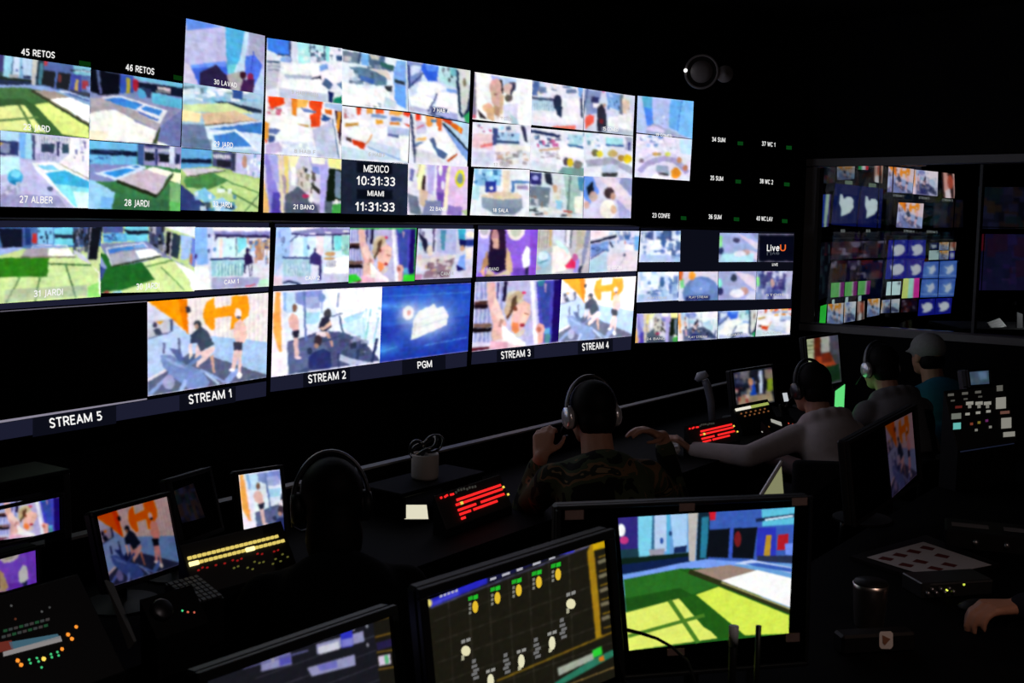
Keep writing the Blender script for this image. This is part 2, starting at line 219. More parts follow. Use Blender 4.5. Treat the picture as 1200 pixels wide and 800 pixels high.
# ---------------------------------------------------------------- what the screens show (flat colour pictures)
# header: name | x0 y0 scale (of the notes the shapes were taken in) | four corners | base colour ; then one shape per line:
# p polygon, e ellipse (centre, radii), l line (width first), v stripes (two colours, count), n busy detail (box, palette, count), G soft glow, r another picture
PICS_TXT = """
# garden|715 585 4.324|40,95 930,42 905,690 95,765|6aa0d8
p 3a5cb0 500,68 930,42 930,330 480,320
p 302878 40,95 140,82 140,255 45,265
e ffffff 58,158 20,32
e c03880 72,208 22,20
p 1c3a48 40,255 145,250 150,320 45,330
p 80d0ea 140,84 212,80 205,300 145,305
p 3a6a90 212,80 222,78 222,285 205,290
p b8d0f0 222,78 282,75 282,265 222,262
p 58b0d8 282,75 300,74 298,290 285,285
p a8cff4 300,74 385,70 385,260 320,265
e 204070 302,175 8,12
e 3050a0 258,212 9,16
p 9a98a8 195,255 275,250 270,280 200,290
p 1a2a58 320,245 385,235 380,270 320,275
p 0e2018 50,300 400,270 400,320 60,375
p 10204a 60,330 400,290 395,325 62,380
p bcb8b4 388,70 440,68 425,315 395,315
p 102434 440,68 500,65 490,315 430,320
p 2a7a98 458,95 494,90 485,300 450,300
p c82030 495,68 530,66 526,108 500,110
p 0c1018 495,158 600,150 592,300 480,295
p 0c1018 620,150 740,145 720,305 610,300
e 701c20 640,205 18,40
p 3858c0 600,150 620,150 612,305 594,305
p 2c34b0 740,148 835,145 835,295 735,295
p b89030 785,185 812,185 805,290 772,290
p b01c28 845,185 900,178 895,260 840,262
p 28304a 740,290 925,290 925,330 740,315
p 60c0dc 760,55 930,42 928,130 765,140
l 182848 18 735,110 930,85
l d8f0ff 10 780,108 920,88
p 7090f0 880,230 925,225 922,290 885,285
p 7aa0f0 65,385 350,325 480,305 600,315 700,320 520,360 340,352 70,410
p 205a1c 70,405 350,352 520,350 910,590 905,690 95,765
p 2a6a24 70,410 340,355 540,440 420,480 80,560
p 1e5018 75,500 350,450 420,490 350,510 80,560
p e2ee70 80,572 345,503 470,650 560,705 95,765
p d8ec58 425,487 545,445 905,595 905,690 680,695
p 225818 345,505 430,485 680,695 545,712
l 4a7a28 22 300,515 440,725
l 4a7a28 18 95,690 470,590
p 9a8478 400,362 600,335 740,365 560,415
p ffffff 555,415 740,362 915,405 912,555
p c8d8f8 620,330 710,310 915,350 915,380 740,340
p 3a60b8 680,330 740,325 915,355 915,375 740,345
l 2c3018 26 400,368 560,430 908,575
l a8a068 8 560,424 908,562
# retos|100 80 8.892|52,8 1010,160 985,815 35,740|8090c0
p 0a0c18 52,8 360,62 355,265 165,290 52,240
l 5a6aa0 26 130,20 160,270
p 3050b0 360,62 500,85 500,260 360,262
p b0a030 425,105 465,110 462,265 420,260
e b02030 520,180 30,65
p 70c0e0 500,85 1010,160 1005,215 520,120
p 101830 545,150 1010,205 1005,305 700,255 550,210
p d8c8d0 745,195 885,215 880,240 745,225
p 808890 730,230 885,240 880,270 730,255
p 60b8d8 690,255 1010,325 1000,430 690,360
e 50a8d0 590,260 50,60
p 283058 560,200 680,215 680,310 640,310 620,250
p 9090b8 52,300 350,270 690,365 1000,430 985,815 700,800 52,460
p b0a8b0 52,310 180,320 520,440 780,580 740,640 300,420 52,470
p e8eaf4 160,310 345,280 850,440 770,580 520,440
p 3878d0 195,325 345,300 600,382 520,432
p 3a90e0 300,370 420,335 580,385 520,432
p 4088d8 575,425 625,392 800,445 760,495
p 5070c0 540,440 760,530 745,550 560,470
p fffff8 50,470 190,435 310,430 500,530 520,560 740,640 690,780 35,740
p fff4d8 40,640 240,660 200,760 35,740
p 3a4a28 770,610 780,620 740,780 690,775
p 7078b0 780,600 1000,430 985,815 740,800
p ffffff 745,755 880,800 740,810
# alber|0 150 8|0,22 835,100 828,750 0,735|c8c8f0
p b8e0f8 0,22 180,45 175,130 0,120
p 303a70 0,120 180,135 178,260 0,250
p 8890b8 0,135 95,150 90,235 0,235
p d0b050 0,135 40,145 0,170
p 7ab8f8 180,48 240,55 235,290 190,280
p a8e0f8 240,55 300,60 295,290 235,290
p 485080 295,60 330,70 325,300 300,300
p d0d0f0 330,70 835,100 835,470 520,320 325,300
v ffffff 9098c0 16 330,75 700,100 690,150 330,140
p 30405a 385,150 510,150 505,235 385,230
p 304a60 580,155 640,158 640,240 580,235
p 303060 530,130 560,130 545,270 530,260
v d8d8f8 8890c0 9 330,240 520,240 520,310 330,300
p fdf8ff 650,90 835,105 835,470 540,330 640,250
n 690,130 800,290 6060a0,a0a0d0,f0f0ff 14
p c8f4ff 0,270 180,275 190,430 0,440
e 40a8e0 145,460 72,70
e 80dcf8 150,430 50,35
e 2080b8 150,505 50,22
p ffffff 300,325 530,318 835,490 835,750 690,745 330,390
p 80d8f8 350,345 500,350 545,395 400,395
p 40b8e8 420,420 600,395 835,505 835,740 700,740
p 90ecfc 500,520 835,560 835,740 700,740
p e0ffff 680,590 830,600 820,740 720,740
l b0a890 10 560,340 830,475
e 506080 468,568 28,22
n 0,530 190,720 9898b8,b0b0d8,d8d8f0 50
p 8080b090 0,620 540,625 620,735 0,735
# deck|100 160 8.892|38,40 1000,110 985,775 28,750|3a7a48
p 70c0f0 38,40 540,72 535,300 38,300
p 101838 45,130 540,165 535,210 45,185
n 45,140 400,190 4060a0,101838,283a68 14
n 45,215 300,295 4060a0,6aa8e0,90d0f8 16
p 3a5a98 540,72 610,80 605,300 545,300
p 9090c0 605,85 1000,110 1000,330 605,300
p 303868 610,85 890,105 885,130 620,115
v ffffff 8080b0 14 610,130 880,140 880,165 620,160
p 141820 615,170 715,175 715,255 615,250
p 141820 760,180 870,190 865,270 765,265
p 303868 720,130 750,130 745,300 725,300
p d8e0f8 870,100 920,105 920,340 870,330
p 202848 930,180 980,190 975,300 930,290
v f0e8ff a098c0 12 750,270 1000,290 1000,340 750,310
p 8890c8 38,290 540,295 300,470 40,460
p d8e8fc 95,380 540,290 640,325 340,470
p 3090e0 185,380 420,330 520,345 320,425
p 4080c8 480,312 545,305 570,320 520,330
p fffff0 620,350 700,315 905,370 850,425 640,370
p ffffd0 905,370 1000,380 985,490 880,460
p d0c0d0 330,450 620,340 855,420 740,620
l 202818 34 330,465 740,620
l 38402a 22 745,620 905,390
p 80b878 870,470 985,490 985,690 870,670
p a0d8fc 28,440 100,460 310,580 270,750 28,750
p 80c0fc 160,620 300,640 275,750 160,745
p 305a4080 300,640 880,650 870,770 280,750
p 60c060 870,670 985,690 985,775 870,770
# lavado|210 15 8.886|70,58 890,240 878,850 42,725|c0c0e8
p 6090f0 70,58 440,150 80,190
p 50b0e0 480,150 680,190 600,620 490,640
p 70d0e0 500,540 600,540 600,620 490,640
p c8e4f8 680,190 720,200 660,640 540,700 640,440
p a8a8c8 720,200 890,240 880,520 720,430
p 4068e0 125,545 480,505 520,700 190,745
p 6a98f8 125,545 480,500 480,560 130,575
p 2a2048 215,620 380,540 540,700 560,800 210,765
p b0b0b0 490,650 620,610 740,830 540,800
p 5078f0 690,450 780,440 860,540 830,640 770,770 720,680 680,620
l 3048c0 8 770,400 740,600
e 401828 660,645 35,40
e 902850 735,665 32,40
p 402050 660,690 780,690 760,850 620,840
p d8d0f0 45,500 120,560 200,745 42,725
p b8d0f0 860,560 878,850 760,830
# poolside|210 95 5|23,8 494,78 478,428 10,388|a8c8e0
n 30,15 480,125 d0e8f8,80c0e0,ffffff,608090 40
p 3050a0 310,50 370,60 368,110 310,105
p 203048 200,120 300,125 480,170 478,190 300,160
p d8e8a8 23,140 280,130 440,190 30,180
p e0c0a0 130,190 330,175 470,235 150,255
p ffe8b0 20,170 130,190 120,240 15,235
l 5a5040 8 150,258 470,232
p 7080a8 12,250 145,255 190,400 12,385
p d8e8fc 150,262 480,228 480,420 430,400 190,400
p 3878c8 175,280 480,240 478,310 410,300
p 4080d0 200,320 320,295 430,380 220,385
l f0f8ff 10 175,305 330,285 450,400
p 50688890 70,330 190,340 190,400 70,395
# lawn|210 95 5|10,392 478,430 460,765 5,755|a8c878
p 60a8e0 10,392 195,408 190,500 10,515
p 101838 12,455 190,460 190,485 12,480
p 4a5080 195,410 310,420 305,520 195,500
v ffffff 8888b0 8 200,430 300,435 300,460 200,455
p 202030 220,465 300,470 300,510 220,500
p c8c8f0 310,420 478,430 470,570 310,535
p 303858 305,420 330,425 325,530 305,525
e c09080 380,475 14,40
n 395,440 470,560 ffffff,a0d8f0,d8e0f8,6088b0 14
p d8d0d8 15,515 200,508 270,525 50,560
l 404838 6 40,562 270,525
p c0dc90 30,570 300,540 468,580 460,765 100,765
p 4a8a48 30,570 200,540 290,585 170,635 40,620
l 608850 10 240,615 460,740
l 608850 8 290,590 465,655
l 608850 8 380,765 470,655
p 304078 5,600 80,660 200,765 5,755
p 80c8e8 80,650 150,625 220,680 160,720
p a8d8f8 190,700 250,680 340,735 300,765 200,765
n 90,640 320,760 203850,80c0e8,e8f8ff,4080a8 16
# suite|305 40 9.23|70,40 885,155 885,755 55,665|f0f0fc
p 4080f0 75,40 325,75 320,235 190,220 80,190
l 203868 16 190,220 320,235
l 304070 18 325,75 320,300
p e8eef8 75,170 170,210 210,260 80,280
p 405878 75,285 215,295 210,315 75,310
p 90b0e0 215,250 325,240 325,310 215,300
p c8c8d8 60,320 220,320 180,580 60,600
l 8890a0 14 85,345 215,350
l 8890a0 14 90,385 210,390
p d8e0f0 330,75 400,85 395,310 340,300
p b0ecf0 400,85 540,105 540,310 410,320
p c0f0f0 550,110 680,125 680,200 550,190
n 430,150 700,290 506880,80c0c8,e8f8f8,304860,c8e8f0 26
l 506880 14 540,105 535,200
l 506080 14 690,130 690,280
p 98e8e8 700,130 745,140 735,310 705,300
n 745,170 885,310 6088a0,d0e0e8,405878,a8d0d8 12
p 305080 820,235 890,240 885,290 820,290
p ffffff 250,340 600,310 640,350 640,440 540,480 260,440
p b8c0d8 260,430 560,450 545,485 270,470
p 202840 530,480 650,445 660,490
p 80a8e8 640,340 720,330 730,380 640,400
p ffffff 240,490 640,480 720,620 680,640 230,580
p c8d0e4 210,580 720,640 720,740 215,690
p ffffff 680,400 880,380 885,510 800,540 700,460
p 4a6890 660,540 700,470 780,540 740,600
p e8f0fc 760,560 830,520 885,600 830,670
p 6080a8 820,540 880,510 885,600
p 102060 730,610 790,640 770,740 730,735
p 108868 790,690 885,660 885,750 780,740
# bedding|395 50 7.5|42,55 612,160 625,605 38,545|e8f0fc
p 708098 50,70 215,95 205,190 50,170
p c0c0c8 60,120 130,130 120,170 60,165
l 203860 12 205,90 195,185
p 78b8f8 215,95 275,100 275,205 215,200
p 506888 275,105 420,120 500,210 470,260 280,200
p d0c8c0 285,110 380,120 360,160 300,150
p e8f4fc 420,130 520,160 510,220 420,180
p 306060 370,170 500,210 490,250 380,210
p 80b0f0 520,160 610,165 610,560 500,480 490,260
p 303848 500,315 590,345 590,375 500,350
p 68a8f8 500,370 600,385 600,580 500,520
p c8d8e8 600,165 625,170 625,600 600,590
p 6080a0 110,210 240,220 440,300 430,370 340,380 130,270
n 120,215 430,360 506888,8aa0b8,405870,a8b8c8 20
p e0d8d0 290,230 440,240 480,340 420,300
p e8f0f8 45,220 150,240 160,300 50,330
p 4068b0 200,290 330,320 320,370 210,330
p 303840 415,380 480,380 470,430 420,425
p ffffff 42,330 200,400 420,400 520,520 500,570 38,540
p c8dce8 420,470 520,520 500,580 400,560
n 250,525 385,560 203040,607070,c0c8d0 10
# twinbeds|395 50 7.5|612,160 1170,245 1158,705 628,605|d8e4f8
p 8090c8 612,160 750,190 740,330 630,400
p d8e4fc 650,200 740,210 730,260 650,300
l 303a70 16 630,200 635,400
l 304078 14 640,390 760,270
p 3060e0 750,185 890,210 880,340 800,340 740,240
p 5890f8 770,190 880,210 870,260 790,250
p c0e8f0 890,210 1050,230 1050,400 900,350
n 910,230 1010,340 506070,302838,a0d0d8,d0f0f0 12
p 78c0d0 985,220 1050,230 1045,300 1000,290
p 80a8e8 960,400 1050,420 1050,450 960,430
p d8dcd8 1055,230 1165,245 1150,560 1100,630 1060,400
e 807868 1115,350 14,40
p 182040 1168,350 1172,400 1155,705 1100,640 1140,560
l 203050 22 1050,250 1075,600 1100,650
p ffffff 720,340 900,360 960,400 820,470 700,430
p ffffff 640,480 720,430 850,500 790,590 650,540
p ffffff 890,430 1055,460 1060,620 860,560
p c0c0e0 650,550 800,590 790,610 640,590
l 404878 14 800,600 880,450
p 404a70 830,560 970,580 970,630 820,620
p b0b8e8 870,600 1060,620 1055,680 860,650
p 30a060 1110,640 1165,600 1158,705 1120,690
l 203060 10 800,620 1160,710
# orange|305 105 9.23|55,60 885,155 875,750 42,690|f8f4fc
p f04010 85,75 250,85 260,160 180,190 130,240 90,140
p e8d8e8 260,85 340,95 340,190 270,180
p f08828 335,100 400,105 390,290 345,280
p ffc060 400,105 520,115 500,190 400,200
p f04818 525,130 560,120 670,130 640,400 545,400 530,280 600,250 520,190
p 6880b8 430,190 600,240 590,260 470,245
n 60,190 340,275 d0c0c0,8090a0,c04060,ffffff,e8d8d8 16
p ffffff 60,280 340,330 560,450 580,560 200,560 170,480
p ffffff 350,290 530,310 540,370 370,370
p c89858 380,370 530,380 510,410
p f0a040 50,340 100,370 90,520 45,540
p 6070b0 100,420 220,430 170,490 90,470
p 405890 85,490 160,500 150,560 90,570
p e03010 45,530 80,550 60,580
p c8b8e0 60,590 200,560 250,660 150,690 60,690
p e0e4f8 230,560 560,560 610,700 230,690
n 250,570 580,690 e0e4f8,ffffff,c8cce8 24
p c8d0e8 560,430 760,340 850,740 610,720
p 3050a0 670,265 760,320 730,340 660,340
p b0c8f0 690,140 885,165 885,240 690,190
p e06818 690,215 770,225 770,280 700,260
p 301830 800,230 880,240 860,600 830,470
p f0a030 830,240 870,245 840,470 815,400
l 507098 12 775,320 845,735
# dorm|395 115 7.5|42,68 640,130 620,580 38,535|f0f0fc
p e04828 170,75 215,80 205,150 175,150
p f0a848 255,80 320,90 310,140 255,135
p f06028 335,90 412,100 408,145 335,140
p f8b050 460,100 575,115 570,155 460,150
p e83820 578,118 640,125 635,170 580,160
p 8098c8 300,140 450,160 430,180 300,170
p 7090c8 470,165 570,180 560,210 470,205
n 50,110 160,190 d0b0b0,8080a0,f0e8f0,c06060 12
p ffffff 50,180 300,200 290,240 60,230
p e8a030 340,190 400,190 400,230 340,230
p c89040 70,225 190,215 190,240 75,255
p e08030 460,210 540,220 540,240 460,235
p d04830 575,225 635,235 630,260
p ffffff 70,300 250,240 310,330 270,380 100,330
p 403028 80,340 130,350 130,390 80,370
p d03810 130,360 250,390 240,450 140,405
l f0a060 12 255,400 305,320
p ffffff 320,270 440,250 440,330 400,360
p b8c8e8 440,250 640,270 640,330 550,330 440,310
p 6070a0 440,310 540,325 535,350 440,330
p d0dcf4 280,370 640,470 620,580 270,440
l 90a8d8 12 270,430 560,540
p ffffff 545,330 640,350 620,560 550,540
p c8dce8 50,420 240,455 540,540 38,535
# divan|395 115 7.5|642,130 1158,225 1140,605 628,575|f0f0fc
p e83820 690,130 740,135 735,200 690,200
p f0a048 780,140 860,150 850,190 830,260 790,250
p e87030 860,155 920,165 915,290 880,280
p 5078a8 820,190 880,195 870,215 820,215
p c8c8e0 690,200 780,220 790,310 700,320
l c05060 10 690,270 770,245
l 303a60 22 650,150 690,560
p b8d8f0 960,160 1150,210 1150,440 930,240
p 80a8e8 920,230 1150,470 1145,560 1060,450
l 203048 18 930,225 1150,460
p c83818 930,175 1010,205 1000,240 930,200
p e06818 1010,210 1100,270 1090,320 1000,250
p f0a030 1060,245 1085,260 1080,310 1060,295
p ffffff 820,250 890,250 880,300 820,290
p f0c070 700,350 790,340 780,370 700,380
p 6078a0 690,395 780,380 760,410 690,430
p ffffff 700,430 820,350 960,310 1050,460 960,540 870,480
p 506898 810,360 850,345 880,430 970,490 940,535 890,510
p c05028 960,540 1050,480 1050,500 970,560
p e0e0e8 690,440 870,500 930,560 690,570
# bano|305 175 10|45,50 950,115 940,745 32,740|d8d4e8
p 9088e0 50,60 110,65 240,620 230,740 110,740
p b0b0f0 100,65 200,70 230,400 150,350
p 5040b0 150,500 235,500 240,740 130,740
p f0c070 38,330 105,640 105,740 32,740
p f0e0c0 210,70 260,75 280,740 240,730
p f0e080 270,75 330,80 330,530 295,520
p ffffc0 330,80 460,85 400,220 350,260
p b0a0a8 250,300 300,310 310,520 280,530
p ffffff 360,200 420,220 420,420 360,420
p 5a6278 290,540 440,430 520,500 640,640 690,740 290,740
p d8d0c8 440,220 560,300 600,460 520,500 440,420
n 440,200 640,500 403838,807868,d8d0c8,a898a0,e8e0d8 26
p 282838 520,220 550,230 545,280 515,270
p 303030 590,390 700,480 690,530 600,450
p b8b0f0 560,90 590,200 700,300 690,740 770,740 790,220 760,110
p fffff0 590,90 760,110 750,180 600,170
p 8890d8 600,200 680,210 690,300 610,270
p ffffa0 790,105 945,120 940,240 800,210
p 101c10 800,225 945,240 945,600 760,600
p 7088a0 870,250 940,260 935,580 870,560
p 505a70 750,600 840,600 830,745 750,740
p 40a048 840,640 940,630 940,745 830,745
e ffffff 885,610 25,30
e c03060 525,545 40,25
e ffffff 590,585 30,35
p 38406080 280,620 690,640 690,745 270,740
# clock|390 180 7.27|75,50 635,80 635,525 70,510|1c2438
p 080c18 205,70 505,85 500,180 205,165
p 080c18 205,300 505,310 500,395 205,385
# lilac|390 180 7.27|640,80 1150,110 1140,525 632,520|e8e0f0
p f0f0f8 640,85 720,90 700,230 640,300
p 7070b0 660,130 700,140 680,240 660,230
p ffffc0 730,95 790,98 760,330 720,300
l a09878 8 745,100 720,200
p 302020 765,185 790,190 785,330 755,330
p e0c8a8 740,300 810,320 800,480 740,420
p 707890 640,330 720,370 760,520 660,500
p c0b8f0 805,98 880,102 870,370 810,330
p f0f0ff 870,100 890,100 870,370 855,360
p 9868d0 890,102 975,105 930,460 880,380
e ffffff 915,140 18,50
p 7048b8 885,330 950,330 935,460 890,400
e f0e8ff 935,270 16,38
p fff0d0 975,105 1000,108 970,480 935,470
p e8c8f0 1000,108 1145,112 1140,500 970,470
e e8e030 1080,215 40,75
e 8090a8 1080,215 24,48
p 8088b0 790,400 920,400 930,520 760,520
p 9078c8 970,440 1100,450 1090,525 970,520
p b0c890 1080,480 1140,470 1140,525
# makeup|548 80 8.89|72,38 672,125 662,600 48,530|fcfcfc
p 807890 72,45 82,50 95,480 50,500
p a8b8f0 240,75 500,115 480,150 360,140 250,120
p c0d4fc 330,90 500,115 495,240 370,240
p 302828 270,120 360,130 370,260 340,280 330,170 260,160
e e0b0a8 290,200 62,90
p e0b8a8 240,240 360,240 340,420 250,360
e f0b8a0 210,410 55,50
p e8b890 190,420 280,400 270,540 200,520
p c09878 270,380 350,400 330,500 280,480
p d8b898 330,280 380,280 360,480 330,470
e a06868 292,270 20,12
e 605060 460,170 40,25
e e0c0b8 420,215 55,55
p 303048 470,160 500,200 450,280 440,260
e 605850 425,310 40,40
p 302830 105,420 200,530 130,510
e c86070 70,500 22,22
p d8d8f0 370,380 520,360 510,540 380,540
p b0c8d8 440,480 510,520 530,590 450,570
n 290,490 450,560 ffffff,d8c0b0,b0a0a8,f0e8e8 10
# bar|540 70 4|333,97 578,135 572,330 328,305|e8e8f8
n 345,110 560,160 a8d0f0,d0e8f8,506890,f0d8d0,ffffff 24
p 5070b0 340,100 370,105 360,170 335,165
l 405070 12 335,180 450,190
p b0d0e8 335,190 440,195 440,240 335,235
v d8ecf8 90b0cc 9 340,200 440,205 435,240 340,235
p f8f4fc 480,180 550,180 560,300 340,290 350,250 440,250
e 202848 452,200 20,35
p 203050 445,215 475,220 470,270 450,260
l 404860 10 560,140 565,270
p 78a8e8 545,130 570,135 560,180 550,170
p f07868 430,310 535,305 535,330 430,325
# hall|540 70 4|578,135 815,170 806,355 575,330|d8dcf0
p 8898c8 580,140 660,150 640,250 590,260
l 506090 8 595,140 570,270
p 303868 615,175 650,180 645,205 610,200
e d83898 665,140 6,16
p ffffff 620,205 660,205 655,225 620,225
p 80a8e8 680,155 745,165 740,240 690,220
n 690,165 740,235 203868,90c0f8,4060a0,b8d8f8 10
p 707890 745,165 760,165 755,260 740,255
p e0c8b0 755,180 790,185 785,260 755,250
n 755,175 805,255 d8e0e8,a09890,f0e0d0 8
p f86050 585,270 605,255 625,265 625,290 600,310 585,325
p 282838 640,225 660,205 680,240 685,340 640,335
e c8a090 672,215 8,10
p 702028 650,275 670,280 665,300 650,295
p f8f8fc 690,270 800,250 800,330 690,310
p b0c0d0a0 660,315 800,330 800,350 660,345
# table|540 70 4|55,292 328,308 322,512 48,500|ececf8
n 65,310 150,345 c03060,303060,e8d0e0,f0f0ff 10
p f0d0d8 60,345 150,350 150,420 55,410
l f08080 14 95,405 150,395
p b0d4f0 170,340 270,345 270,390 165,395
n 165,320 260,370 304070,a0d8f8,d0f0f8 12
l 304a78 12 160,385 270,390
p 3a4880 150,320 175,325 165,400 150,400
p 303050 280,310 300,315 310,390 295,380
p fff8f0 160,400 325,405 325,430 160,430
n 165,430 320,490 b8b0b8,908890,f0e8e8,c8a890 30
p d8d8f0 60,430 160,430 150,490 55,490
# lounge|540 70 4|328,318 578,340 575,545 322,515|f0f0fc
l 202c58 14 330,335 460,360
n 340,362 460,410 c04080,304070,a0d0f0,d8e0f0 16
p b0d8e8 500,350 570,355 570,400 505,400
n 500,348 575,410 b0d8e8,5080a8,e0f4f8 10
l 3a68a0 10 500,400 570,410
p ffffff 480,400 575,420 560,460 430,450
l d0a888 10 370,425 460,415
n 370,428 470,460 b0a8b8,d8d0d8,988890 12
p d8e0ec 330,470 450,490 450,535 325,515
p 78a098 470,500 575,505 575,545 450,540
e 504050 490,475 14,18
e e8d020 510,480 14,20
e 808078 545,490 24,18
# sofa|540 70 4|578,340 806,358 802,555 575,545|e8e8f8
n 585,347 660,420 a8e0f0,d0f0f8,5080a0,ffffff 14
p a0e0e8 680,365 760,370 755,400 680,395
l 4060a0 10 680,400 760,405
p a8a8c8 770,365 800,368 800,430 770,425
l 303878 8 785,390 785,425
e 706848 630,435 14,16
e e8d838 650,440 14,14
e d0b870 710,440 24,16
e b09040 750,460 16,14
e f0d020 780,465 20,20
p a8a8c0 585,470 700,455 800,500 800,540 720,490 595,500
e c0d0e8 700,510 42,22
p 383a40 660,525 735,530 730,548 665,545
# counter|540 70 4|62,510 322,515 318,735 42,728|f0f4fc
p 90c8f0 62,515 190,515 185,590 70,590
n 70,520 185,588 4080c0,a8e0f8,3068a0,d0f0ff 22
p 2838a0 115,570 165,570 165,625 115,625
e ffffff 143,602 9,9
p f0e0c8 195,520 230,520 225,640 195,640
p 5080b8 235,565 320,570 320,580 250,580 250,620 235,620
p a898c0 260,590 310,590 310,610 260,605
p c0f0f8 55,590 90,590 85,660 55,650
e e8d0b8 190,640 95,22
n 110,627 270,650 f0d090,ffffff,d0c0c0,e8e0a0 14
p 8fa0b4 97,640 180,655 285,650 285,690 230,720 150,715 100,690
p 7a8ca4 150,690 290,690 250,725 150,720
# stairs|540 70 4|325,522 575,545 570,742 318,735|d8e4ec
p 303070 325,530 380,535 375,590 325,580
e b0b0f0 350,555 14,12
p 202838 390,530 425,535 430,590 400,580
p 708090 325,590 420,600 410,690 325,680
n 327,635 410,690 a0b0c0,806860,d0d8e0 12
p e0e0d8 430,585 470,590 460,680 430,670
n 430,590 480,690 e8e8f0,a0b0b8,d0c8b8 10
e d0a890 440,605 12,18
p 98d0f8 445,655 475,660 470,700 445,695
p a8c8c0 480,540 560,548 555,720 500,720
l 708888 10 510,545 500,700
p 4a88b0 545,550 575,552 570,620 550,610
p f8f8e8 530,640 570,640 565,720 530,715
n 325,692 520,735 282830,c04840,e8c0b0,f0f0f0 16
# chat|540 70 4|577,545 802,555 796,742 572,742|d8d4f0
p 6898f0 580,545 620,550 650,620 600,680 575,640
p 101828 590,600 620,570 625,640 600,640
e c8a8a0 620,640 20,24
e d8b0a0 590,680 12,18
p e8d8e8 640,545 720,550 800,660 795,720
p 9098c8 750,555 800,558 800,640 740,580
e 403038 695,625 24,26
e d0a090 712,640 12,18
e fff8f0 690,700 38,44
e e8c098 715,700 14,20
p b0b0e0 730,650 796,720 790,742 740,742
# curtain|735 105 7.277|88,52 565,100 552,420 78,365|b8c8f0
p 58a8d0 125,60 215,70 215,280 170,300
p 4888f0 145,150 215,160 225,290 170,310
p b0c0f0 215,72 365,85 350,330 240,280
p 6ab0f0 365,85 465,92 440,360 355,320
p 78c0f8 465,92 562,100 552,420 430,370
l 3060c0 6 465,92 425,360
n 250,225 340,300 e8f0ff,9098c0,b8c4e8 10
p a0a8c8 170,310 230,285 380,350 550,430 530,420 160,380
p d8ccec 150,340 220,300 330,350 300,370
# round|735 105 7.277|78,375 552,425 530,778 62,745|e4e0f4
n 85,400 300,480 ffffff,a0c0f0,6080c0,d0e0ff 26
n 300,425 420,540 b0b8d0,d0d8e8,9aa0b8 14
p c0e0f8 440,430 550,430 540,560 450,540
l ccc8e4 24 100,620 200,560 300,540 400,560 480,640
l a8a0cc 46 110,690 160,640 240,600 320,585 400,605 460,650 500,700
e 786878 125,605 20,18
e c09858 240,550 24,16
e a09060 270,550 16,14
e c8d060 345,550 24,18
e c88868 440,600 22,26
e b87858 490,665 22,26
p 98a8c0 250,640 350,650 350,710 245,700
p f4f4fc 220,720 380,730 370,770 210,755
p 404048 260,705 350,710 345,730 270,725
e e89020 410,710 42,45
# shade|0 255 8|-20,92 945,90 940,740 -20,805|c8dc98
p 4870b0 -20,92 945,90 945,270 -20,300
p 101428 -20,100 215,105 210,280 20,280
l 5060a8 20 215,100 220,270
p 203878 230,100 290,110 290,250 240,260
p 80c8f0 350,95 500,95 500,250 350,250
n 360,130 500,240 304880,101838,70b0e0 14
p c03028 300,150 345,150 345,240 305,240
p 70d0e8 510,95 680,95 680,260 510,260
p 202c48 510,160 700,165 700,200 510,195
p 3a4a78 680,95 810,95 800,260 690,260
n 690,105 830,340 e8e8f8,303850,8888a8,181820 24
p 10131c 820,95 945,90 900,400 815,390
l 9898b8 10 845,95 815,400
l 8a90b8 10 720,150 740,300
p a0b8f0 -20,280 200,280 230,290 60,340 -20,360
p d0d0e8 690,300 780,350 850,440 720,370
p 90b0e0 300,270 620,270 640,285 300,288
l f0f4ff 8 290,285 310,260 620,262 640,285
p a8a0a8 250,290 450,290 445,360 195,365
p fffcf8 455,290 640,290 700,360 450,360
p 2c7a18 -20,380 190,370 455,375 440,550 -20,555
p d0e8a0 455,375 700,375 850,440 935,540 940,740 380,790 -20,805 -20,560 440,555
l 807868 14 195,370 700,368
l 4a7840 16 450,430 850,445
l 507848 16 615,450 705,740
l 6a8a58 16 185,560 60,790
l 608850 16 370,560 330,780
p 98e070 820,640 930,600 940,740 820,740
p a0a8a878 50,670 810,625 815,720 40,790
p ffffff 850,445 930,510 945,740 920,700 920,520
p 304878 930,430 945,440 945,700
# decklawn|105 255 8.892|115,95 1100,95 1090,765 105,785|c8e098
p 101420 115,95 140,95 100,400 110,420
p 4a5a98 140,95 350,95 350,160 140,165
p 5aa8e0 140,170 380,160 400,250 150,260
n 150,180 380,250 304890,103060,90c8f0 16
p 70d0e8 380,95 610,95 605,250 400,250 360,130
p 141c30 350,120 400,180 620,175 615,135 420,140
p 404870 620,95 760,95 800,400 620,290
n 630,110 860,390 181824,909098,c8c8d8,303048 26
p 12141c 800,150 860,150 830,400 790,360
l b0b0b8 14 850,150 825,410
l b0b0b0 12 780,110 790,250
p f4f4ff 770,95 1100,95 1100,210 1040,190 850,130
p 283848 860,160 940,190 920,430 840,400
p a8c8f8 940,180 1060,200 1030,420 950,440
p 7088e0 1060,210 1100,220 1090,520 1030,480
e c87850 1050,430 12,60
p 8088b0 100,270 600,250 850,430 1090,540 860,445 230,500
p a8a8b8 170,380 480,340 520,430 235,500
p ffffff 470,345 640,320 750,390 520,430
p 3a80d0 200,330 450,300 460,330 210,370
p 78a8e0 460,285 570,275 600,310 470,320
l f0f4ff 10 175,320 560,265 610,310
l f0f0f4 12 175,320 230,500
p 1e6424 115,370 180,380 230,510 540,460 680,640 340,750 110,780
p d8eca0 545,465 740,410 860,440 1000,560 1060,760 350,785 340,752 680,640
l 283820 16 235,505 735,400
l 6a9850 18 580,510 860,445
l 709858 12 740,510 980,750
l 709858 10 640,670 720,770
p ffffff 880,450 1090,560 1090,765 1050,740 1030,640
p 90a0d8 110,430 120,400 180,510 112,640
